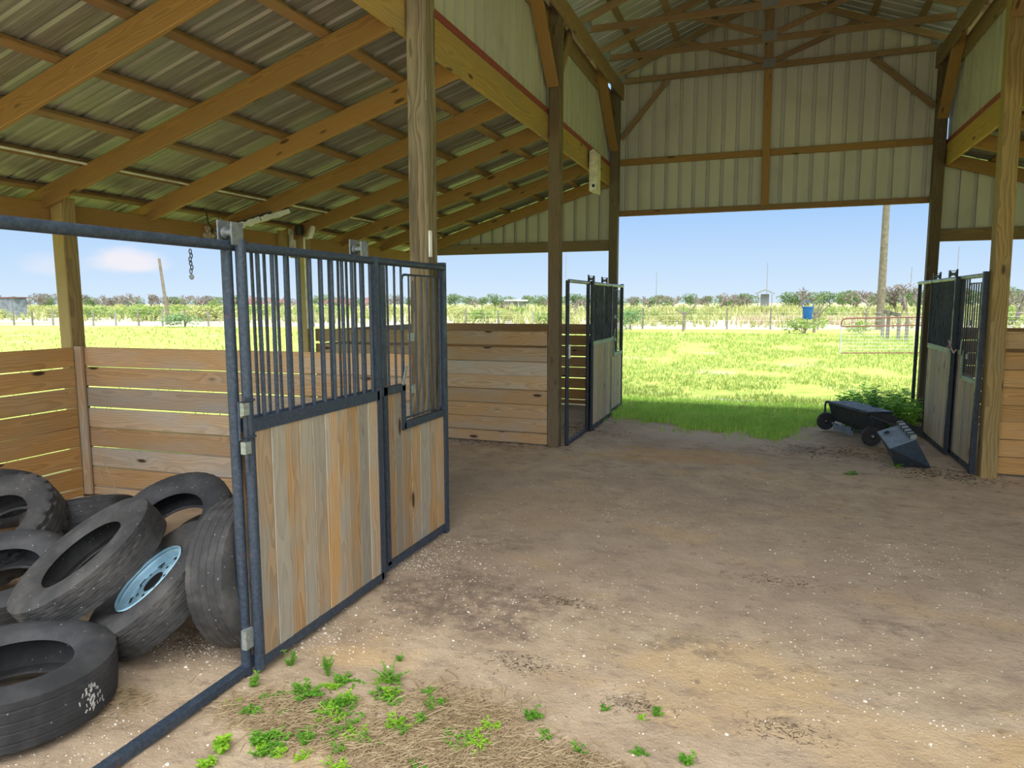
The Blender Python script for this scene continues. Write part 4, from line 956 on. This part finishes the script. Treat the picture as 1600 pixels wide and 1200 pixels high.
# bushes near the fence and scattered scrub
named = [(986, 46.5, 1.45, 1.35, 'bushblue', 'blue-green bush at the fence beside the far left stall front'), (1256, 44, .95, 1.9, 'bush', 'low green bush under the blue bucket'),
         (1347, 44, .8, 1.3, 'bush', 'low green bush behind the red-topped gate'), (288, 43, 1.1, 2.6, 'bushblue', 'dark green bush beside the leaning pole'), (326, 60, 2.2, 2.0, 'bush', 'round green bush right of the leaning pole'),
         (228, 60, 1.4, 2.6, 'bush', 'green bush left of the leaning pole'), (760, 57, 1.3, 2.2, 'bush', 'green bush above the left plank divider')]
for i, (u, Y, h_, w, m, lb) in enumerate(named):
    b = at_y(u, 500, Y); plant('bush', 'bush', i % 5, b.x, b.y, h_, w, M[m], M['bark'], lb, 'bush', None)
for i in range(150):
    Y = 54 + (i / 150) ** 1.3 * 90 + rg.uniform(0, 6)
    u = rg.uniform(-30, 1640)
    if 1100 < u < 1460 and Y < 80: Y += 34
    b = at_y(u, 490, Y); left = u < 700
    h_ = rg.uniform(.7, 1.5) + (.3 if left else 0); side = 'beyond the wire fence on the left' if left else ('beyond the wire fence between the left stalls and the far opening' if u < 1000 else 'beyond the wire fence on the right')
    plant('scrub_bush', 'bush', i % 5, b.x, b.y, h_, h_ * rg.uniform(1.6, 2.8), M['bushy'] if rg.random() < .62 else M['bush'], M['bark'], 'low yellow-green scrub bush ' + side, 'bush', 'scrub ' + side)
# grass
def blades(name, pts, mat, hmin, hmax, w, label, rnd, bend=.5, per=4, cat='grass'):
    mb = MB()
    for (x, y, s) in pts:
        for _ in range(per):
            a = rnd.uniform(0, 2 * PI); hh = rnd.uniform(hmin, hmax) * s; px_ = x + rnd.gauss(0, .03 * s); py_ = y + rnd.gauss(0, .03 * s)
            bd = rnd.uniform(.1, bend) * hh; dx, dy = math.cos(a) * bd, math.sin(a) * bd; ww = w * s * rnd.uniform(.6, 1.3); cx, cy = -math.sin(a) * ww, math.cos(a) * ww
            z = hgt(px_, py_) if (abs(px_) < 7.2 and py_ < 14) else -.012
            mb.add([(px_ - cx, py_ - cy, z - .005), (px_ + cx, py_ + cy, z - .005), (px_ + dx * .4 + cx * .7, py_ + dy * .4 + cy * .7, z + hh * .6), (px_ + dx * .4 - cx * .7, py_ + dy * .4 - cy * .7, z + hh * .6), (px_ + dx, py_ + dy, z + hh)],
                   [(0, 1, 2, 3), (3, 2, 4)])
    o = mb.build(name, mat); tag(o, label, cat, None, 'stuff'); return o
rn = random.Random(5)
pts = []
while len(pts) < 5200:                                   # fresh green strip on the sill of the far opening
    x = rn.uniform(-2.6, 1.2); y = rn.uniform(9.6, 13.4)
    e = 11.1 - .42 * (x + 2.3) if x < .2 else 10.05 + (x - .2) * 2.6
    nn = mnoise.noise(Vector((x * 2.2, y * 2.2, 1)))
    if y > e + nn * .5 + (.0 if rn.random() < .93 else -.4) and mnoise.noise(Vector((x * 4, y * 4, 8))) > -.35: pts.append((x, y, rn.uniform(.7, 1.2)))
blades('fresh_grass', pts, M['grassdeep'], .03, .11, .005, 'fresh green grass growing in over the sill of the far opening', rn, .8, 5)
pts = []
while len(pts) < 15000:
    Y = 12.6 + 30 * rn.random() ** 1.7; u = rn.uniform(950, 1640)
    b = at_y(u, 560, Y)
    if mnoise.noise(Vector((b.x * .55, b.y * .55, 2))) > -.22 + rn.uniform(-.15, .15): pts.append((b.x, b.y, 1 + (Y - 13) * .045))
blades('lawn_grass', pts, M['grass'], .03, .10, .007, 'sunlit yellow-green lawn grass beyond the far opening', rn, .9, 3)
pts = []
while len(pts) < 6000:
    Y = 4 + 38 * rn.random(); x = -6.6 - 40 * rn.random() ** 1.3
    pts.append((x, Y, 1.4 + Y * .03))
blades('lawn_grass', pts, M['grass'], .03, .09, .009, 'sunlit lawn grass outside the left stalls', rn, .9, 2)
pts = []
while len(pts) < 5200:
    Y = 53 + 75 * rn.random(); u = rn.uniform(-40, 1640); b = at_y(u, 490, Y)
    if 1120 < u < 1470 and Y < 75 and rn.random() < .75: continue
    pts.append((b.x, b.y, 1 + (Y - 50) * .02))
blades('pasture_grass', pts, M['bushy'], .25, .75, .05, 'tall yellow-green pasture grass beyond the wire fence', rn, .6, 3)
pts = []
for _ in range(900):
    Y = 58 + 35 * rn.random(); u = rn.uniform(1150, 1500); b = at_y(u, 490, Y); pts.append((b.x, b.y, 1.0))
blades('dry_pasture_grass', pts, M['drygrass'], .25, .7, .05, 'dry tan grass on the sandy ground behind the gate', rn, .6, 3)
# dark-green weeds by the right stall (tall leafy)
def leafy(name, x, y, h_, n, mat, label, rnd, ls=.03, stems=5, spread=.12, group=None, cat='weed', z=None):
    z = hgt(x, y) if z is None else z; r = thing(name, (x, y, z), label, cat, group); st = MB(); lf = MB()
    for k in range(stems):
        a = rnd.uniform(0, 2 * PI); d = Vector((math.cos(a) * spread * rnd.uniform(.2, 1), math.sin(a) * spread * rnd.uniform(.2, 1), h_ * rnd.uniform(.5, 1)))
        p0 = Vector((x, y, z - .01)); m_ = p0 + d * .5 + Vector((0, 0, h_ * .08)); p1 = p0 + d
        st.tube([p0, m_, p1], .0022, 4)
        for i in range(n):
            t_ = rnd.uniform(.2, 1); q = (p0.lerp(m_, t_ * 2) if t_ < .5 else m_.lerp(p1, t_ * 2 - 1)); a2 = rnd.uniform(0, 2 * PI)
            o_ = Vector((math.cos(a2), math.sin(a2), rnd.uniform(-.1, .5))).normalized(); s_ = Vector((-math.sin(a2), math.cos(a2), 0)); L = ls * rnd.uniform(.6, 1.3); wd = L * .33
            b0 = q + o_ * L * .15
            lf.add([b0, b0 + o_ * L * .35 + s_ * wd + Vector((0, 0, .1 * L)), b0 + o_ * L * .75 + s_ * wd * .8, b0 + o_ * L * 1.1 - Vector((0, 0, L * .15)), b0 + o_ * L * .75 - s_ * wd * .8, b0 + o_ * L * .35 - s_ * wd + Vector((0, 0, .1 * L))],
                   [(0, 1, 2, 3), (0, 3, 4, 5)])
    st.build('stem', mat, r); lf.build('leaves', mat, r); return r
for i in range(34):
    x = 1.75 + rn.uniform(-.6, .3); y = 11.5 + rn.uniform(-.7, 1.6)
    leafy('tall_weed', x, y, rn.uniform(.25, .6), 18, M['weedgreen'] if i % 3 else M['grassdeep'], 'leafy green weed growing between the spreader and the right stall door', rn, .085, 6, .24, 'weeds behind the spreader')
W_ = [(480, 1085, .10, 14, 'weedgreen', 'dense clump of green weeds in front of the near stall door', .026, 12, .13), (455, 1035, .13, 8, 'weedgreen', 'upright green weed at the foot of the near door', .02, 5, .05),
      (512, 1052, .16, 9, 'weedgreen', 'taller green weed right of the near door foot', .02, 6, .05), (350, 1168, .10, 6, 'weedlime', 'bright lime-green broadleaf seedling near the bottom edge', .045, 5, .05),
      (325, 1192, .06, 6, 'weedlime', 'small lime weed at the bottom edge', .035, 4, .04), (410, 1170, .06, 6, 'weedlime', 'small lime sprig between the two foreground clumps', .025, 4, .04),
      (440, 1160, .05, 10, 'weedgreen', 'low green clover patch near the bottom edge', .022, 8, .10), (610, 1062, .10, 12, 'weedgreen', 'green weed clump right of the door clump', .018, 9, .12),
      (590, 1085, .05, 8, 'weedgreen', 'low weed just below the right clump', .018, 6, .08), (625, 1030, .06, 5, 'weedgreen', 'tiny weed by itself on the sand above the right clump', .02, 3, .03),
      (830, 1118, .06, 9, 'weedgreen', 'dark green weed in the middle of the foreground sand', .026, 6, .07), (770, 1135, .05, 8, 'weedlime', 'pale weed left of the middle foreground weed', .022, 6, .06),
      (745, 1165, .05, 8, 'weedlime', 'pale weed patch in the straw near the bottom edge', .022, 6, .09), (850, 1150, .04, 6, 'weedgreen', 'low weed below the middle foreground weed', .022, 4, .07),
      (945, 1103, .04, 5, 'weedgreen', 'small two-leaf weed on bare sand', .02, 3, .03), (1025, 1112, .05, 6, 'weedgreen', 'small weed at the right end of the weed line', .024, 4, .05), (1002, 1118, .03, 5, 'weedlime', 'tiny pale weed beside it at the right end', .018, 3, .03),
      (1075, 1190, .06, 6, 'weedgreen', 'weed at the bottom edge, furthest right', .03, 4, .04), (1000, 1175, .04, 6, 'weedgreen', 'thin weed near the bottom edge right of centre', .02, 4, .05),
      (165, 965, .10, 6, 'weedlime', 'sprig growing between the front tire and the blue-rimmed tire', .03, 4, .08), (182, 968, .06, 5, 'weedlime', 'tiny sprig under the dusty tire', .025, 3, .05),
      (5, 965, .10, 6, 'weedlime', 'leaf sprig at the left edge behind the front tire', .03, 3, .05), (545, 1110, .05, 8, 'weedgreen', 'flat weed among the straw', .02, 5, .1), (500, 1120, .05, 8, 'weedlime', 'lime weed beneath the dense clump', .022, 5, .07), (655, 1195, .05, 8, 'weedgreen', 'weed on the bottom edge in the straw bed', .02, 5, .07), (700, 1150, .04, 7, 'weedgreen', 'small weed in the straw bed', .02, 4, .06),
      (1330, 742, .06, 6, 'weedgreen', 'small weed on the sand in front of the dark blue bin', .04, 4, .1), (1402, 728, .08, 8, 'weedlime', 'weed at the lower corner of the dark blue bin', .04, 5, .1)]
for (u, v, h_, n, m, lb, ls, st, sp_) in W_:
    p = gnd(u, v); leafy('weed', p.x, p.y, h_ * .8, n + 3, M[m], lb, rn, ls * .62, st + 4, sp_ * .9)
wl = [(470, 1090, .22, .07, 16, 'foreground weeds below the near stall door'), (600, 1080, .16, .08, 12, 'foreground weeds right of the near stall door'), (420, 1170, .14, .03, 10, 'foreground weeds at the bottom edge'), (730, 1160, .25, .05, 12, 'foreground weeds in the straw bed'), (540, 1150, .25, .06, 12, 'foreground weeds in the straw bed')]
for (u, v, sx, sy, n_, grp) in wl:
    c = gnd(u, v)
    for i in range(n_):
        x, y = rn.gauss(c.x, sx), rn.gauss(c.y, sy)
        leafy('weed', x, y, rn.uniform(.02, .07), 9, M['weedgreen'] if rn.random() < .65 else M['weedlime'], 'small leafy green weed among the ' + grp, rn, rn.uniform(.011, .02), 7, rn.uniform(.04, .08), grp)
# straw, twigs and shell grit
def strands(name, centres, n, mat, label, rnd, L=(.03, .12), r=.0016, cat='litter', zmax=.02):
    mb = MB()
    for _ in range(n):
        cx, cy, sx, sy = rnd.choice(centres); x = rnd.gauss(cx, sx); y = rnd.gauss(cy, sy); a = rnd.uniform(0, PI); l = rnd.uniform(*L); z = hgt(x, y) + .002 + rnd.random() ** 2 * zmax
        d = Vector((math.cos(a) * l / 2, math.sin(a) * l / 2, rnd.uniform(-.2, .2) * l * .3)); c = Vector((x, y, z)); k = Vector((-d.y, d.x, 0)) * rnd.uniform(-.3, .3)
        mb.tube([c - d, c + k, c + d], r * rnd.uniform(.6, 1.4), 3, cap=False)
    o = mb.build(name, mat); tag(o, label, cat, None, 'stuff'); return o
def G(u, v, sx, sy): p = gnd(u, v); return (p.x, p.y, sx, sy)
strands('straw', [G(560, 1150, .30, .10), G(720, 1110, .16, .10), G(720, 1150, .22, .10), G(640, 1185, .35, .06), G(850, 1180, .2, .04), G(430, 1110, .15, .07)], 5200, M['straw'], 'dry straw and dead grass strewn over the foreground sand', rn)
strands('straw', [G(150, 1100, .13, .05), G(190, 1085, .08, .04)], 420, M['straw'], 'wisp of dry grass beside the front tire', rn, (.03, .09), .0013)
strands('leaf_litter', [G(720, 890, .25, .14), G(700, 850, .10, .10), G(810, 1035, .10, .05), G(660, 950, .3, .2), G(1220, 905, .16, .06), G(1400, 930, .5, .3), G(880, 940, .12, .04), G(1230, 1140, .10, .05), G(300, 1000, .1, .1), G(550, 1110, .25, .08), G(720, 1100, .2, .08), G(985, 1095, .08, .04)], 1800, M['twig'], 'dark twigs and leaf litter scattered on the barn floor', rn, (.006, .03), .0011, zmax=.004)
strands('leaf_litter', [G(1300, 705, .4, .25), G(900, 670, .35, .3), G(780, 690, .5, .15), G(1480, 740, .3, .2)], 1500, M['twig'], 'dark litter blown against the far stall fronts', rn, (.015, .06), .002, zmax=.006)
mb = MB(); rs = random.Random(77)
spots = [G(690, 860, .14, .20), G(650, 880, .12, .12), G(760, 900, .3, .35), G(600, 950, .3, .25), G(1400, 880, .5, .35), G(1250, 1000, .7, .4), G(280, 1000, .18, .14), G(330, 1010, .1, .1), G(150, 1150, .25, .15), G(500, 1000, .15, .12), G(800, 980, .6, .4), G(1000, 1000, .8, .5), G(1100, 760, 1.2, .8), G(900, 800, .8, .6), G(1350, 1100, .6, .3)]
for _ in range(2600):
    cx, cy, sx, sy = rs.choice(spots); x = rs.gauss(cx, sx); y = rs.gauss(cy, sy)
    if y < .9 or y > 11 or x < -6: continue
    s = rs.uniform(.0022, .0062) * (1.9 if rs.random() < .03 else 1); z = hgt(x, y) + s * .25; a = rs.uniform(0, PI); q = rs.uniform(.5, 1); nn = 5
    vs = [(x + s * math.cos(a + 2 * PI * k / nn) * rs.uniform(.7, 1.1), y + s * q * math.sin(a + 2 * PI * k / nn) * rs.uniform(.7, 1.1), z) for k in range(nn)]
    mb.add([(v[0], v[1], z - s * .4) for v in vs] + [(v[0] * .8 + x * .2, v[1] * .8 + y * .2, z + s * .25) for v in vs], [tuple(range(nn, 2 * nn))] + [(k, (k + 1) % nn, nn + (k + 1) % nn, nn + k) for k in range(nn)])
o = mb.build('shell_grit', simple('bleached_shell', (.80, .76, .68), .8, 0, .12, 3)); tag(o, 'white shell chips scattered over the barn floor', 'gravel', None, 'stuff')
# dry stalk against the divider
mb = MB(); b0 = at_y(150, 700, 4.6); mb.tube([at_y(150, 700, 4.55), at_y(165, 728, 4.5), at_y(178, 752, 4.4), at_y(184, 790, 4.2)], .004, 5)
mb.tube([at_y(152, 705, 4.5), at_y(158, 740, 4.45), at_y(172, 775, 4.3)], .002, 4)
mb.tube([at_y(184, 790, 4.2), Vector((at_y(184, 790, 4.2).x, 4.15, 0))], .003, 4)
o = mb.build('dry_stalk', M['straw'], None, True); tag(o, 'thin dry stalk rising behind the tire pile against the plank divider', 'stalk')
# ------------------------------------------------------------------ sky and sun
SUN_EL, SUN_AZ = math.radians(72), math.radians(100)        # azimuth clockwise from +y
sd_ = Vector((math.cos(SUN_EL) * math.sin(SUN_AZ), math.cos(SUN_EL) * math.cos(SUN_AZ), math.sin(SUN_EL)))
w = bpy.data.worlds.new('sky'); SC.world = w; w.use_nodes = True; nt = w.node_tree; N = nt.nodes; L = nt.links
class WT(NT):
    def __init__(s): s.t = nt; s.n = nt.nodes; s.oi = None
t = WT(); tc = N.new('ShaderNodeTexCoord'); d = tc.outputs['Generated']
nv = N.new('ShaderNodeVectorMath'); nv.operation = 'NORMALIZE'; L.new(d, nv.inputs[0]); d = nv.outputs[0]
x, y, z = t.sep(d)
sky = t.ramp(t.math('ADD', z, 0.0, clamp=True), [(0, (.46, .56, .65)), (.04, (.39, .51, .65)), (.13, (.245, .405, .645)), (.35, (.30, .46, .70)), (1, (.50, .64, .86))])
def cloud(u, v, wx, wz, amt, sky):
    c = ray(u, v).normalized()
    dx = t.math('DIVIDE', t.math('SUBTRACT', x, c.x), wx); dz = t.math('DIVIDE', t.math('SUBTRACT', z, c.z), wz)
    dz = t.math('MULTIPLY', dz, t.ss(dz, -.3, .0, 1.6, 1.0))
    n = t.noise(t.vscale(d, (1, 1, 2)), 22, 5, .55)
    q = t.math('ADD', t.math('SQRT', t.math('ADD', t.math('MULTIPLY', dx, dx), t.math('MULTIPLY', dz, dz))), t.math('MULTIPLY', t.math('SUBTRACT', n, .5), .8))
    return t.mix(t.math('MULTIPLY', t.ss(q, .35, 1.15, 1, 0), t.math('MULTIPLY', t.ss(y, 0, .1), amt)), sky, (.62, .59, .62))
sky = cloud(203, 412, .032, .022, .85, sky); sky = cloud(82, 418, .02, .018, .35, sky)
dt = N.new('ShaderNodeVectorMath'); dt.operation = 'DOT_PRODUCT'; L.new(d, dt.inputs[0]); dt.inputs[1].default_value = Vector((.25, -.62, .74)).normalized()  # glow added to the sky behind the camera to brighten the barn interior
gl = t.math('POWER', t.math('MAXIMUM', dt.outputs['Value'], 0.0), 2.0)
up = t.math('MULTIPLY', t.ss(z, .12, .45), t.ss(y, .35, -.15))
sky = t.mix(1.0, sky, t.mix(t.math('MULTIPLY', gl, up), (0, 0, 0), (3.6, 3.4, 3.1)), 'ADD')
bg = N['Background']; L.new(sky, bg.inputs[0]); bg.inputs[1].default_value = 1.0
sl = bpy.data.lights.new('sun', 'SUN'); sl.energy = 3.0; sl.angle = math.radians(.6); sl.color = (1, .96, .88)
so = bpy.data.objects.new('sun', sl); COL.objects.link(so); so.rotation_euler = (-sd_).to_track_quat('-Z', 'Y').to_euler(); so.location = (0, 0, 30)
# ------------------------------------------------------------------ camera
cd = bpy.data.cameras.new('camera'); cd.sensor_width = 36; cd.sensor_fit = 'HORIZONTAL'; cd.lens = F / 1600 * 36; cd.clip_start = .05; cd.clip_end = 3000
co = bpy.data.objects.new('camera', cd); COL.objects.link(co)
cr = Vector((AX.x, AY.x, AZ.x)); cdn = Vector((AX.y, AY.y, AZ.y)); cf = Vector((AX.z, AY.z, AZ.z))
Rm = Matrix((cr, -cdn, -cf)).transposed().to_4x4(); co.matrix_world = Matrix.Translation((0, 0, HC)) @ Rm
SC.camera = co
vs_ = SC.view_settings; vs_.view_transform = 'Standard'; vs_.look = 'None'; vs_.exposure = 0.60; vs_.gamma = 1; vs_.use_curve_mapping = False
